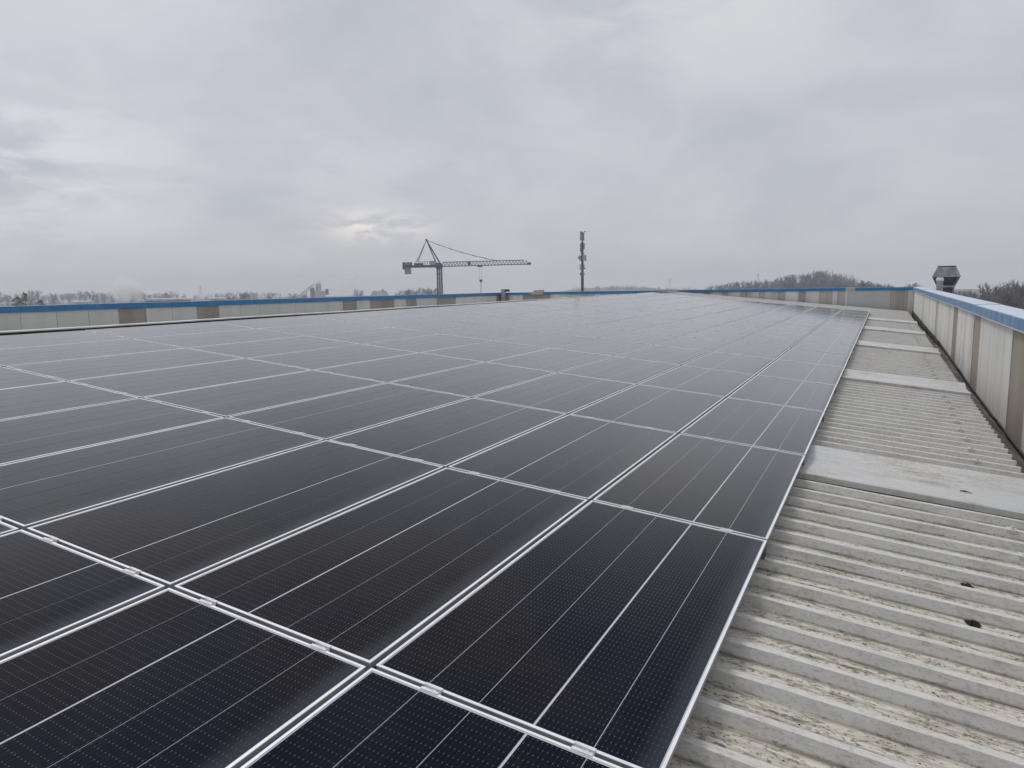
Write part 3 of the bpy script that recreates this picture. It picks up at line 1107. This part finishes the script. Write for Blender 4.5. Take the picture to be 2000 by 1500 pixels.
MB().rings([[(-mw - .1, -mw - .1, top), (mw + .1, -mw - .1, top), (mw + .1, mw + .1, top), (-mw - .1, mw + .1, top)],
            [(-1.3, -.8, PZ + 0.25), (1.0, -.8, PZ + 0.25), (1.0, .8, PZ + 0.25), (-1.3, .8, PZ + 0.25)],
            [(-0.8, -.6, PZ + 1.0), (0.5, -.6, PZ + 1.0), (0.5, .6, PZ + 1.0), (-0.8, .6, PZ + 1.0)]]).build('slewing_ring', M_CBLUE, crane)
# jib
jz = lambda x: PZ + 0.05 + (tip.z - pv.z) * 0.6 * x / JL
jb = MB()
jh, jw = 1.05, 0.5
nj = 26
for sy in (-1, 1):
    jb.bar((0.6, sy * jw, jz(0.6)), (JL, sy * jw, jz(JL)), 0.19)
jb.bar((0.9, 0, jz(0.9) + jh), (JL - 1.2, 0, jz(JL) + jh), 0.19)
for k in range(nj):
    xa = 0.7 + (JL - 1.0) * k / nj
    xb = 0.7 + (JL - 1.0) * (k + 1) / nj
    xm = (xa + xb) / 2
    for sy in (-1, 1):
        jb.bar((xa, sy * jw, jz(xa)), (xm, 0, jz(xm) + jh), 0.095)
        jb.bar((xm, 0, jz(xm) + jh), (xb, sy * jw, jz(xb)), 0.095)
    jb.bar((xa, -jw, jz(xa)), (xa, jw, jz(xa)), 0.06)
jb.build('jib', M_CGREY, crane)
MB().box(JL - 0.4, JL + 0.5, -0.5, 0.5, jz(JL) - 0.15, jz(JL) + 0.45).build('jib_end', M_CDARK, crane)
# counter jib
CL = 68 * s_
cj = MB()
cj.box(-CL, -0.9, -0.75, 0.75, PZ - 0.15, PZ + 0.45)
cj.build('counter_jib', M_CBLUE, crane)
rl = MB()
for sy in (-0.8, 0.8):
    rl.bar((-CL + 3, sy, PZ + 1.3), (-1.2, sy, PZ + 1.3), 0.06)
    for k in range(9):
        x = -CL + 3 + (CL - 4.2) * k / 8
        rl.bar((x, sy, PZ + 0.45), (x, sy, PZ + 1.3), 0.055)
rl.build('railing', M_CGREY, crane)
MB().box(-CL + 0.3, -CL + 1.8, -0.7, 0.7, PZ - 1.75, PZ - 0.17).build('counterweight', M_CONC, crane)
MB().box(-CL - 0.2, -CL + 2.1, -0.8, 0.8, PZ + 0.47, PZ + 1.2).build('sign_board', M_CDARK, crane)
MB().box(-CL - 0.2, -CL + 0.2, -0.85, 0.85, PZ - 0.6, PZ + 0.46).build('end_frame', M_CDARK, crane)
MB().box(-CL + 2.7, -CL + 5.0, -0.6, 0.6, PZ + 0.46, PZ + 0.95).build('winch', M_CDARK, crane)
MB().box(-2.4, -1.1, -0.6, 0.6, PZ + 0.47, PZ + 1.5).build('electric_cabinet', M_CWHITE, crane)
# lettering on the sign board: illegible pale marks
sb = MB()
xx = -CL + 0.55
for wdt in (0.24, 0.15, 0.18, 0.10, 0.16, 0.18):
    sb.box(xx, xx + wdt * 0.8, -0.825, -0.802, PZ + 0.66, PZ + 0.66 + 0.24 + 0.1 * (wdt > 0.2))
    xx += wdt + 0.03
sb.build('lettering', M_CWHITE, crane)
# leaning A frame and pendant ties
apx = Vector((-23 * s_, 0, PZ + 50.5 * s_))
af = MB()
for sy in (-0.55, 0.55):
    af.bar((0.2, sy, PZ + 0.9), apx + Vector((0, sy * 0.3, 0)), 0.28)
    af.bar((-0.7, sy, PZ + 0.9), apx + Vector((0, sy * 0.3, 0)), 0.2)
for k in range(1, 7):
    t = k / 7
    a1 = Vector((0.2, -0.55, PZ + 0.9)).lerp(apx, t)
    a2 = Vector((0.2, 0.55, PZ + 0.9)).lerp(apx, t)
    af.bar(a1, a2, 0.08)
af.box(apx.x - 0.25, apx.x + 0.25, -0.3, 0.3, apx.z - 0.1, apx.z + 0.25)
af.build('a_frame', M_CDARK, crane)
td = MB()
for sy in (-0.35, 0.35):
    td.bar(apx, (-43 * s_, sy, PZ + 1.4), 0.10)
    td.bar(apx, (-40 * s_, sy, PZ + 1.4), 0.10)
td.build('rear_tie', M_CDARK, crane)
jt = Vector((112 * s_, 0, jz(112 * s_) + jh))
tf = MB()
for k in range(6):
    a1, a2 = apx.lerp(jt, k / 6), apx.lerp(jt, (k + 1) / 6)
    sag = lambda t: Vector((0, 0, -0.5 * 4 * t * (1 - t)))
    a1, a2 = a1 + sag(k / 6), a2 + sag((k + 1) / 6)
    tf.bar(a1, a2, 0.12)
    if 0 < k < 6:
        tf.bar(a1 - Vector((0.35, 0, -0.1)), a1 + Vector((0.35, 0, -0.1)), 0.2)
tf.box(jt.x - 0.4, jt.x + 0.4, -0.2, 0.2, jt.z - 0.05, jt.z + 0.15)
tf.build('front_tie', M_CDARK, crane)
tx = 79 * s_
tl = MB().box(tx - 0.8, tx + 0.5, -0.6, 0.6, jz(tx) - 0.38, jz(tx) - 0.08)
tl.build('trolley', M_CDARK, crane)
MB().box(55 * s_, 55 * s_ + 0.7, -0.3, 0.3, jz(10) + 0.2, jz(10) + 0.95).build('hoist_motor', M_CDARK, crane)
hz = PZ - 25.5 * s_
hr = MB()
for dx_ in (-0.35, 0.35):
    hr.bar((tx + dx_, 0, jz(tx) - 0.3), (tx + dx_ * 0.7, 0, hz), 0.035)
hr.build('hoist_rope', M_CGREY, crane)
MB().rings([[(tx - .42, -.2, hz), (tx + .42, -.2, hz), (tx + .42, .2, hz), (tx - .42, .2, hz)],
            [(tx - .36, -.2, hz - .4), (tx + .36, -.2, hz - .4), (tx + .36, .2, hz - .4), (tx - .36, .2, hz - .4)],
            [(tx - .1, -.1, hz - .75), (tx + .1, -.1, hz - .75), (tx + .1, .1, hz - .75), (tx - .1, .1, hz - .75)]]).build('hook_block', M_CDARK, crane)
MB().bar((tx, 0, hz - 0.7), (tx, 0, hz - 6.0), 0.10).build('sling', M_CGREY, crane)

# ------------------------------------------------------------------ telecom mast
mp = at(1137.5, 568, 160)
s_ = (mp - CAM).length / FPX
tm_ = thing('telecom_mast', 'grey steel telecom mast hung with white antenna panels', 'mast', (mp.x, mp.y, GZ), math.atan2(mp.y - CAM.y, mp.x - CAM.x) - math.pi / 2)
Z = lambda py: mp.z - GZ + (568 - py) * s_
M_POLE = varied('mast_steel', (0.040, 0.042, 0.055), (0.07, 0.072, 0.085), 2, 0.5, 0.4)
M_ANT = varied('antenna_plastic', (0.30, 0.31, 0.33), (0.20, 0.205, 0.22), 2, 0.5)
MB().tube((0, 0, 0), (0, 0, Z(538)), 3.6 * s_, 2.7 * s_, n=14).tube((0, 0, Z(538)), (0, 0, Z(497)), 2.6 * s_, 2.1 * s_, n=12).tube(
    (0, 0, Z(497)), (0, 0, Z(470)), 1.5 * s_, 1.2 * s_, n=10).build('pole', M_POLE, tm_)


def antenna(x, y, pa, pb, wpx, dpx, mat=None):
    x, y = x * s_, y * s_
    wpx *= 1.2
    MB().box(x - wpx * s_ / 2, x + wpx * s_ / 2, y - dpx * s_ / 2, y + dpx * s_ / 2, Z(pb), Z(pa)).build('antenna', mat or M_ANT, tm_)


antenna(-1.8, -1.2, 457.5, 472.5, 4.2, 1.6)
antenna(2.6, 0.6, 457.5, 473, 2.0, 2.0)
antenna(0.2, 2.5, 458, 473, 2.6, 1.6)
antenna(-3.4, 0, 478, 491, 2.0, 1.6)
antenna(3.6, -0.4, 478, 489, 2.0, 1.6)
antenna(0.6, 3.0, 479, 490, 2.0, 1.4)
antenna(2.2, -3.0, 499.5, 510, 3.6, 1.5)
antenna(-4.6, -1.0, 501, 511, 2.0, 1.6)
antenna(6.2, 0.5, 500, 512, 2.2, 1.6)
antenna(-2.0, 3.0, 500, 511, 2.0, 1.6)
antenna(-4.2, 0.2, 517, 528, 1.6, 1.4)
antenna(3.0, -1.4, 518, 527, 1.6, 1.4)
antenna(1.8, -2.8, 533, 539, 3.2, 1.6)
antenna(-3.6, -0.6, 534, 538, 2.0, 1.6, M_POLE)
antenna(4.6, -0.4, 524, 527, 2.0, 1.6, M_POLE)
antenna(-6.6, 0.0, 503, 507, 2.0, 1.6, M_POLE)
antenna(-2.0, 0.0, 490.5, 493.5, 4.0, 1.8, M_POLE)
antenna(-1.8, 0.0, 456, 458, 4.0, 2.0, M_POLE)
antenna(5.0, 0.0, 455.4, 457, 3.0, 1.6, M_POLE)
pf = MB()
pf.tube((0, 0, Z(497)), (0, 0, Z(496.2)), 5.2 * s_, n=12)
for py in (460, 470, 480, 488, 502, 509, 520, 525, 536):
    pf.bar((-4.5 * s_, 0, Z(py)), (5 * s_, 0, Z(py)), 0.09)
    pf.bar((0, -3 * s_, Z(py)), (0, 3 * s_, Z(py)), 0.09)
for k in range(5):
    a = k * 1.2566
    pf.tube((1.9 * s_ * math.cos(a), 1.9 * s_ * math.sin(a), Z(530)), (1.7 * s_ * math.cos(a), 1.7 * s_ * math.sin(a), Z(475)), 0.08, n=5)
pf.build('bracket_frame', M_POLE, tm_)

# ------------------------------------------------------------------ concrete plant with conveyor
D = 420
cp = at(612, 577, D)
s_ = (cp - CAM).length / FPX
pl = thing('concrete_plant', 'grey silo plant with slanting conveyor beyond the left parapet', 'plant', (cp.x, cp.y, GZ), math.atan2(cp.y - CAM.y, cp.x - CAM.x) - math.pi / 2)
Z = lambda py: cp.z - GZ + (577 - py) * s_
X = lambda px: (px - 612) * s_
M_PL1 = varied('plant_grey_sheet', (0.17, 0.18, 0.20), (0.12, 0.125, 0.14), 0.4, 0.6, stretch=(3, 3, 0.2))
M_PL2 = varied('plant_pale_sheet', (0.42, 0.44, 0.46), (0.34, 0.36, 0.38), 0.3, 0.6)
MB().box(X(606.5), X(615), -3, 3, 0, Z(563)).build('tower', M_PL1, pl)
MB().box(X(615.3), X(634), -4, 4, 0, Z(569)).build('shed', M_PL2, pl)
MB().tube((X(622), 0, Z(569) + 0.05), (X(622), 0, Z(556)), 5.2 * s_, n=14).tube((X(622), 0, Z(556)), (X(622), 0, Z(552)), 5.2 * s_, 1.5 * s_, n=14).build('silo', M_PL2, pl)
MB().box(X(634.3), X(640), -2, 2, Z(576), Z(565.5)).build('hopper', M_PL1, pl)
cv = MB()
A, B = Vector((X(578), -1, Z(583))), Vector((X(614.5), -1, Z(555.5)))
for sy in (-0.8, 0.8):
    cv.bar(A + Vector((0, sy, 0)), B + Vector((0, sy, 0)), 0.35)
    cv.bar(A + Vector((0, sy, -1.3)), B + Vector((0, sy, -1.3)), 0.2)
for k in range(16):
    t0, t1 = k / 16, (k + 1) / 16
    for sy in (-0.8, 0.8):
        o0 = Vector((0, sy, 0))
        cv.bar(A.lerp(B, t0) + o0, A.lerp(B, t1) + o0 + Vector((0, 0, -1.3)), 0.14)
for k in (0.3, 0.6, 0.9):
    pnt = A.lerp(B, k)
    cv.bar(pnt + Vector((0, 0, -1.3)), (pnt.x, pnt.y, 0), 0.25)
cv.build('conveyor', varied('conveyor_steel', (0.06, 0.06, 0.07), (0.09, 0.09, 0.10), 0.5, 0.7), pl)

# ------------------------------------------------------------------ small buildings peeping over the parapet
M_SNOW = varied('frosted_roof', (0.62, 0.64, 0.67), (0.45, 0.47, 0.50), 0.5, 0.7)
M_HW = varied('rendered_wall', (0.36, 0.34, 0.32), (0.28, 0.27, 0.26), 0.4, 0.8)
M_TILE = varied('frosted_red_tiles', (0.19, 0.14, 0.13), (0.36, 0.34, 0.34), 0.5, 0.8)


def shed(name, label, px, ytop, dist, wpx, roof_mat, gable, depth=9.0):
    pt = at(px, ytop, dist)
    s = (pt - CAM).length / FPX
    t = thing(name, label, 'building', (pt.x, pt.y, GZ), math.atan2(pt.y - CAM.y, pt.x - CAM.x) - math.pi / 2)
    h = pt.z - GZ
    w = wpx * s / 2
    if gable:
        e = h - 2.2
        MB().box(-w, w, -depth / 2, depth / 2, 0, e).build('wall', M_HW, t)
        m = MB()
        m.v = [(-w - .4, -depth / 2 - .4, e - 0.1), (w + .4, -depth / 2 - .4, e - 0.1), (w + .4, depth / 2 + .4, e - 0.1), (-w - .4, depth / 2 + .4, e - 0.1), (-w * 0.7, 0, h), (w * 0.7, 0, h)]
        m.f = [(0, 1, 5, 4), (1, 2, 5), (2, 3, 4, 5), (3, 0, 4), (0, 3, 2, 1)]
        rf = m.build('roof', roof_mat, t)
        MB().box(w * 0.3, w * 0.3 + 0.6, -0.3, 0.3, h - 0.6, h + 0.9).build('chimney', M_HW, rf)
        for k in (-0.5, 0.0, 0.5):
            MB().box(w * k - 0.5, w * k + 0.5, -depth / 2 - 0.04, -depth / 2 + 0.02, e - 2.2, e - 0.9).build('window', M_CDARK, t)
    else:
        MB().box(-w, w, -depth / 2, depth / 2, 0, h - 0.4).build('wall', M_HW, t)
        MB().box(-w - .3, w + .3, -depth / 2 - .3, depth / 2 + .3, h - 0.397, h).build('roof', roof_mat, t)
    return t


shed('house', 'small house with frosted reddish hipped roof left of the crane', 741, 568, 300, 34, M_TILE, True)
shed('warehouse', 'low flat frosted roof just showing above the left parapet near the steam', 330, 583.0, 190, 66, M_SNOW, False, 14)
shed('warehouse', 'tiny frosted flat roof above the left parapet right of the evergreen', 160, 588.5, 170, 18, M_SNOW, False, 8)
shed('warehouse', 'low frosted roof left of the concrete plant conveyor', 425, 582.0, 210, 26, M_SNOW, False, 12)

# ------------------------------------------------------------------ trees
M_BARK = varied('winter_bark', (0.085, 0.075, 0.07), (0.14, 0.13, 0.13), 0.8, 0.9)
M_TWIG = varied('frosted_twigs', (0.11, 0.10, 0.105), (0.27, 0.27, 0.295), 0.35, 0.9, lo=0.42, hi=0.62)


def tree_geo(seed, H=12.0, spread=0.42, first=0.22, kids=(8, 6, 6, 4), twig_r=0.022, up=0.55):
    r = random.Random(seed)
    trunk, crown = MB(), MB()

    def rv(s):
        return Vector((r.gauss(0, s), r.gauss(0, s), r.gauss(0, s)))

    def grow(p, d, ln, rad, lvl):
        mb = trunk if lvl <= 1 else crown
        nseg = 4 if lvl == 0 else (3 if lvl <= 1 else 2)
        pts = [p.copy()]
        dd = d.copy()
        for s in range(nseg):
            dd = (dd + rv(0.10 if lvl == 0 else 0.2) + Vector((0, 0, 0.10 * lvl * up))).normalized()
            pts.append(pts[-1] + dd * ln / nseg)
        for s in range(nseg):
            ra = rad * (1 - 0.62 * s / nseg)
            rb = rad * (1 - 0.62 * (s + 1) / nseg)
            mb.tube(pts[s], pts[s + 1], max(ra, twig_r), max(rb, twig_r * 0.8), n=6 if lvl == 0 else 3, caps=False)
        if lvl >= len(kids):
            return
        k = kids[lvl]
        for c in range(k):
            t = first + (1 - first) * (c + r.random()) / k if lvl == 0 else 0.25 + 0.75 * (c + r.random()) / k
            f = t * nseg
            i = min(int(f), nseg - 1)
            q_ = pts[i].lerp(pts[i + 1], f - i)
            axis = (pts[i + 1] - pts[i]).normalized()
            side = rv(1.0)
            side = (side - axis * side.dot(axis)).normalized()
            ang = r.uniform(0.5, 0.95) if lvl == 0 else r.uniform(0.4, 0.85)
            nd = (axis * math.cos(ang) + side * math.sin(ang) + Vector((0, 0, 0.15))).normalized()
            if lvl == 0:
                l2 = H * spread * (1.15 - 0.75 * (t - first) / (1 - first)) * r.uniform(0.8, 1.2)
            else:
                l2 = ln * r.uniform(0.36, 0.58)
            grow(q_, nd, l2, rad * 0.42, lvl + 1)

    grow(Vector((0, 0, 0)), Vector((0, 0, 1)), H * 0.86, H * 0.017, 0)
    zmax = max(v[2] for v in crown.v)
    k = H / zmax
    for mb in (trunk, crown):
        mb.v = [(a * k, b2 * k, c * k) for a, b2, c in mb.v]
    return trunk, crown


TREES = []
for i in range(6):
    tk, cr = tree_geo(40 + i, 12.0, spread=(0.42, 0.36, 0.5, 0.40, 0.32, 0.46)[i], kids=(9, 7, 6, 4))
    TREES.append((tk.mesh('trunk', M_BARK), cr.mesh('crown', M_TWIG), tk, cr))
NEARM = []
for i in range(3):
    tk, cr = tree_geo(70 + i, 12.0, spread=(0.44, 0.38, 0.48)[i], kids=(11, 8, 7, 5), twig_r=0.014, first=0.14)
    NEARM.append((tk.mesh('trunk', M_BARK), cr.mesh('crown', M_TWIG)))


def tree(px, ytop, dist, label, group, var=None, near=False):
    pt = at(px, ytop, dist)
    H = pt.z - GZ
    src = rnd.choice(NEARM) if near else TREES[rnd.randrange(6) if var is None else var]
    t = thing('bare_tree', label, 'tree', (pt.x, pt.y, GZ), rnd.uniform(0, 6.28), group)
    k = H / 12.0
    t.scale = (k * rnd.uniform(0.9, 1.2), k * rnd.uniform(0.9, 1.2), k)
    link('trunk', src[0], t)
    link('crown', src[1], t)
    return t


# wood on the rise behind the far parapet
prof = ([1378, 1400, 1420, 1450, 1480, 1500, 1530, 1560, 1600, 1622, 1640, 1660, 1690, 1715, 1742],
        [558, 556, 551, 547, 543, 545, 539, 531, 525.5, 527, 531, 542, 548, 552, 556])
LBL = 'frosted bare tree in the rounded wood behind the far parapet'
for k in range(66):
    x = 1380 + 365 * ((k * 0.618034) % 1.0)
    y = float(np.interp(x, *prof)) + rnd.uniform(-0.5, 3.5) + (0 if k % 3 else 3)
    tree(x, y, rnd.uniform(265, 370), LBL, 'trees of the rounded wood')
tree(1394, 553.5, 255, 'small round bare tree at the left end of the wood behind the far parapet', None, 2)
tree(1672, 546, 180, 'whitest frosted bare tree beside the grey cap patch of the far parapet', None, 4)
tree(1682, 547, 190, 'slim frosted bare tree just right of the grey cap patch', None, 1)
tree(1346, 562, 280, 'low bare tree bush left of the rounded wood, above the blue cap', None, 5)
tree(1360, 562.5, 290, 'second low bare bush left of the rounded wood', None, 0)
for k, (x, y) in enumerate(((1710, 552), (1722, 553), (1736, 556), (1785, 551.5), (1796, 551.5))):
    tree(x, y, 210, ('short bare tree, %s of five between the wood and the roof vent' % (ORD[k] + ' from the left')), None, k % 6)

# near wood beyond the right parapet
profR = ([1868, 1885, 1905, 1925, 1945, 1965, 1985, 2000, 2100, 2200],
         [563, 569, 566, 562, 558, 554, 550, 543, 536, 530])
LBR = 'frosted bare tree in the dense wood beyond the right parapet'
for k in range(34):
    x = 1872 + 190 * ((k * 0.618034 + 0.2) % 1.0)
    y = float(np.interp(x, *profR)) + rnd.uniform(-1, 9)
    d = rnd.uniform(95, 135) if x > 1915 else rnd.uniform(150, 210)
    tree(x, y, d, LBR, 'trees of the wood on the right', near=True)

# scattered trees on the left
for k, (x, y, d, v) in enumerate(((452, 568, 260, 2), (470, 567, 265, 5), (486, 569, 262, 0), (525, 571, 300, 1), (573, 570.5, 300, 3), (592, 573, 310, 0),
                                  (690, 564, 390, 4), (703, 566, 400, 1))):
    nm = ['first', 'second', 'third', 'fourth', 'fifth', 'sixth', 'seventh', 'eighth'][k]
    tree(x, y, d, 'bare tree above the left parapet, %s of eight between steam and crane' % nm, None, v)
LBC = 'bare tree in the row left of the crane mast'
for k in range(11):
    x = 782 + 7.4 * k
    tree(x, 566.5 - 5.0 * math.sin((k + 1) / 12 * 2.4) + rnd.uniform(-1, 1.2), rnd.uniform(285, 320), LBC, 'row of trees by the crane')
LBF = 'hazy bare tree in the row above the left end of the left parapet'
for k in range(20):
    x = 2 + 18.5 * k + rnd.uniform(-5, 5)
    y = 569.5 + 4.5 * math.sin(k * 1.3) + 0.004 * x
    if 215 < x < 275:
        y += 4
    tree(x, y, rnd.uniform(430, 560), LBF, 'hazy trees on the left')

# far wood: one hazy mass
dw = MB()
r4 = random.Random(3)
srcs = [tree_geo(90 + i, 12.0, spread=0.42, kids=(6, 5, 4, 3), twig_r=0.05) for i in range(3)]
for k in range(150):
    if k < 90:
        x = r4.uniform(-60, 560)
        y = 572.5 + 3.0 * math.sin(x * 0.021) + r4.uniform(-2.5, 3)
        d = r4.uniform(640, 820)
    else:
        x = r4.uniform(1120, 1360)
        y = 561.5 - 5.0 * math.exp(-((x - 1215) / 60.0) ** 2) + r4.uniform(-1, 2)
        d = r4.uniform(760, 900)
    pt = at(x, y, d)
    k_ = (pt.z - GZ) / 12.0
    a = r4.uniform(0, 6.28)
    ca, sa = math.cos(a) * k_, math.sin(a) * k_
    tk, cr = srcs[k % 3]
    for mb in (tk, cr):
        vs = [(pt.x + vx * ca - vy * sa, pt.y + vx * sa + vy * ca, GZ + vz * k_) for vx, vy, vz in mb.v]
        dw.add(vs, mb.f)
o = dw.build('distant_wood', M_TWIG)
tag(o, 'far hazy line of bare woodland on the horizon', 'wood', kind='stuff')
# low hills under it
hl = MB()
n = 60
for i in range(n + 1):
    x = -200 + 2500 * i / n
    for (dd, f_) in ((700, 0.0), (860, 1.0), (960, 0.6)):
        yy = float(np.interp(x, [800, 1130], [596, 567]))
        top_ = at(x, yy - (5.5 * math.exp(-((x - 1220) / 110.0) ** 2)) + 0.6 * math.sin(i * 0.9) + 0.5 * math.sin(i * 2.3), dd).z
        pt = at(x, 560, dd)
        hl.v.append((pt.x, pt.y, GZ + max(0.0, (top_ - GZ) * f_)))
for i in range(n):
    for j in range(2):
        a = i * 3 + j
        hl.f.append((a, a + 3, a + 4, a + 1))
tag(hl.build('hills', varied('wooded_hill', (0.075, 0.07, 0.065), (0.12, 0.115, 0.11), 0.05, 0.95), smooth=True), kind='structure')

# dark evergreen at the far left
ev = MB()
r5 = random.Random(9)
ept = at(48, 572, 200)
eh = ept.z - GZ
for br_ in range(70):
    t = (br_ + r5.random()) / 70
    zb_ = eh * (0.30 + 0.70 * t)
    a0 = r5.uniform(0, 6.28)
    ln = ((1 - t) ** 0.75 * eh * 0.36 + 0.25) * r5.uniform(0.55, 1.15)
    for k in range(46):
        f_ = r5.random() ** 0.6
        a = a0 + r5.gauss(0, 0.28)
        rr = ln * f_
        p_ = Vector((rr * math.cos(a), rr * math.sin(a), zb_ + rr * 0.10 - 0.10 * rr * rr / max(ln, 0.1) + r5.gauss(0, 0.12)))
        s = r5.uniform(0.07, 0.20)
        d = Vector((math.cos(a), math.sin(a), r5.uniform(-0.2, 0.5))) * s
        e = Vector((-math.sin(a), math.cos(a), r5.uniform(-0.4, 0.4))) * s * 0.5
        u = Vector((0, 0, s * 0.25))
        ev.add([p_ - d, p_ + e, p_ + d, p_ - e, p_ + u], [(0, 1, 4), (1, 2, 4), (2, 3, 4), (3, 0, 4), (3, 2, 1, 0)])
M_EVER = varied('dark_needles', (0.022, 0.034, 0.026), (0.045, 0.055, 0.05), 0.7, 0.8)
me_ev = ev.mesh('crown', M_EVER)
me_et = MB().tube((0, 0, 0), (0, 0, eh * 0.9), 0.22, 0.05, n=7).mesh('trunk', M_BARK)
for (x, y, dd, lab, k) in ((48, 571.5, 200, 'dark pointed evergreen tree above the left end of the left parapet', 1.0),
                           (32, 580, 205, 'lower dark evergreen leaning left of the pointed one', 1.05),
                           (77, 586.5, 200, 'low rounded dark evergreen right of the pointed one', 1.1)):
    pt = at(x, y, dd)
    t = thing('evergreen_tree', lab, 'tree', (pt.x, pt.y, GZ), rnd.uniform(0, 6))
    t.scale = (k, k, (pt.z - GZ) / eh)
    link('trunk', me_et, t)
    link('crown', me_ev, t)

# faint lattice pylons


def pylon(px, ytop, dist, label):
    pt = at(px, ytop, dist)
    h = pt.z - GZ
    t = thing('pylon', label, 'pylon', (pt.x, pt.y, GZ), math.atan2(pt.y - CAM.y, pt.x - CAM.x) - math.pi / 2)
    m = MB()
    for sx in (-1, 1):
        for sy in (-1, 1):
            m.bar((sx * 1.6, sy * 1.6, 0), (sx * 0.25, sy * 0.25, h), 0.16)
    for k in range(7):
        za, zb = h * k / 7, h * (k + 1) / 7
        wa, wb = 1.6 - 1.35 * k / 7, 1.6 - 1.35 * (k + 1) / 7
        m.bar((-wa, -wa, za), (wb, -wb, zb), 0.10).bar((wa, wa, za), (-wb, wb, zb), 0.10)
    m.build('tower', M_CGREY, t)
    m = MB()
    for zz in (0.86, 0.93):
        m.bar((-2.6, 0, h * zz), (2.6, 0, h * zz), 0.16)
    m.build('cross_arm', M_CGREY, t)


pylon(1481, 534, 880, 'faint pylon rising over the left part of the rounded wood')
pylon(1308, 545, 900, 'faint pylon between the telecom mast and the wood')
pylon(391, 558, 880, 'faint pylon above the left parapet')

# ------------------------------------------------------------------ steam


def steam(px, py, dist, wpx, hpx, dens, label, seed, lean=0.0):
    pt = at(px, py, dist)
    s = (pt - CAM).length / FPX
    rx, rz = wpx * s / 2, hpx * s / 2
    m = bpy.data.materials.new('steam')
    m.use_nodes = True
    t = m.node_tree
    t.nodes.clear()
    q = NG(t)
    c = q.n('ShaderNodeTexCoord').outputs['Object']
    x, y, z = q.xyz(c)
    xs = q.math('SUBTRACT', x, q.math('MULTIPLY', z, lean))
    d = q.math('ADD', q.math('POWER', q.math('DIVIDE', xs, rx), 2.0), q.math('ADD', q.math('POWER', q.math('DIVIDE', y, rx), 2.0), q.math('POWER', q.math('DIVIDE', z, rz), 2.0)))
    mv = q.n('ShaderNodeVectorMath', operation='ADD')
    q.link(c, mv.inputs[0])
    mv.inputs[1].default_value = (seed * 7.3, seed, 0)
    nn = q.noise(mv.outputs[0], 1.5 / rx, 4, 0.55, 0.3)
    den = q.math('MULTIPLY', q.mapr(q.math('ADD', d, q.math('MULTIPLY', q.math('SUBTRACT', nn, 0.5), 1.6)), 0.15, 0.85, 1.0, 0.0, True), dens)
    v = q.n('ShaderNodeVolumePrincipled')
    v.inputs['Color'].default_value = (1.0, 1.0, 1.0, 1)
    q.link(den, v.inputs['Density'])
    out = q.n('ShaderNodeOutputMaterial')
    q.link(v.outputs[0], out.inputs['Volume'])
    mb = MB()
    rings = []
    for i in range(9):
        th = math.pi * (i + 0.25) / 8.5
        zz = -math.cos(th) * rz * 1.02
        r_ = max(0.02, math.sin(th)) * rx * 1.02
        rings.append([(r_ * math.cos(a * math.pi / 8) + zz * lean, r_ * math.sin(a * math.pi / 8), zz) for a in range(16)])
    mb.rings(rings)
    o = mb.build('steam_plume', m, loc=pt)
    o.rotation_euler = (0, 0, math.atan2(pt.y - CAM.y, pt.x - CAM.x) - math.pi / 2)
    tag(o, label, 'steam', kind='stuff')
    return o


steam(247, 565, 300, 62, 56, 0.3, 'round white steam puff above the left parapet', 1, 0.1)
steam(668, 556, 430, 64, 52, 0.07, 'thin pale steam drifting right of the concrete plant', 3, 0.5)

# ------------------------------------------------------------------ haze
hzm = bpy.data.materials.new('winter_haze')
hzm.use_nodes = True
t = hzm.node_tree
t.nodes.clear()
v = t.nodes.new('ShaderNodeVolumePrincipled')
v.inputs['Color'].default_value = (0.93, 0.95, 1.0, 1)
v.inputs['Density'].default_value = 0.0009
v.inputs['Anisotropy'].default_value = 0.0
ou = t.nodes.new('ShaderNodeOutputMaterial')
t.links.new(v.outputs[0], ou.inputs['Volume'])
hb = MB().box(-1000, 1000, -1000, 1000, GZ - 1.0, 24.0).build('haze', hzm)
tag(hb, 'pale winter haze', None, kind='stuff')
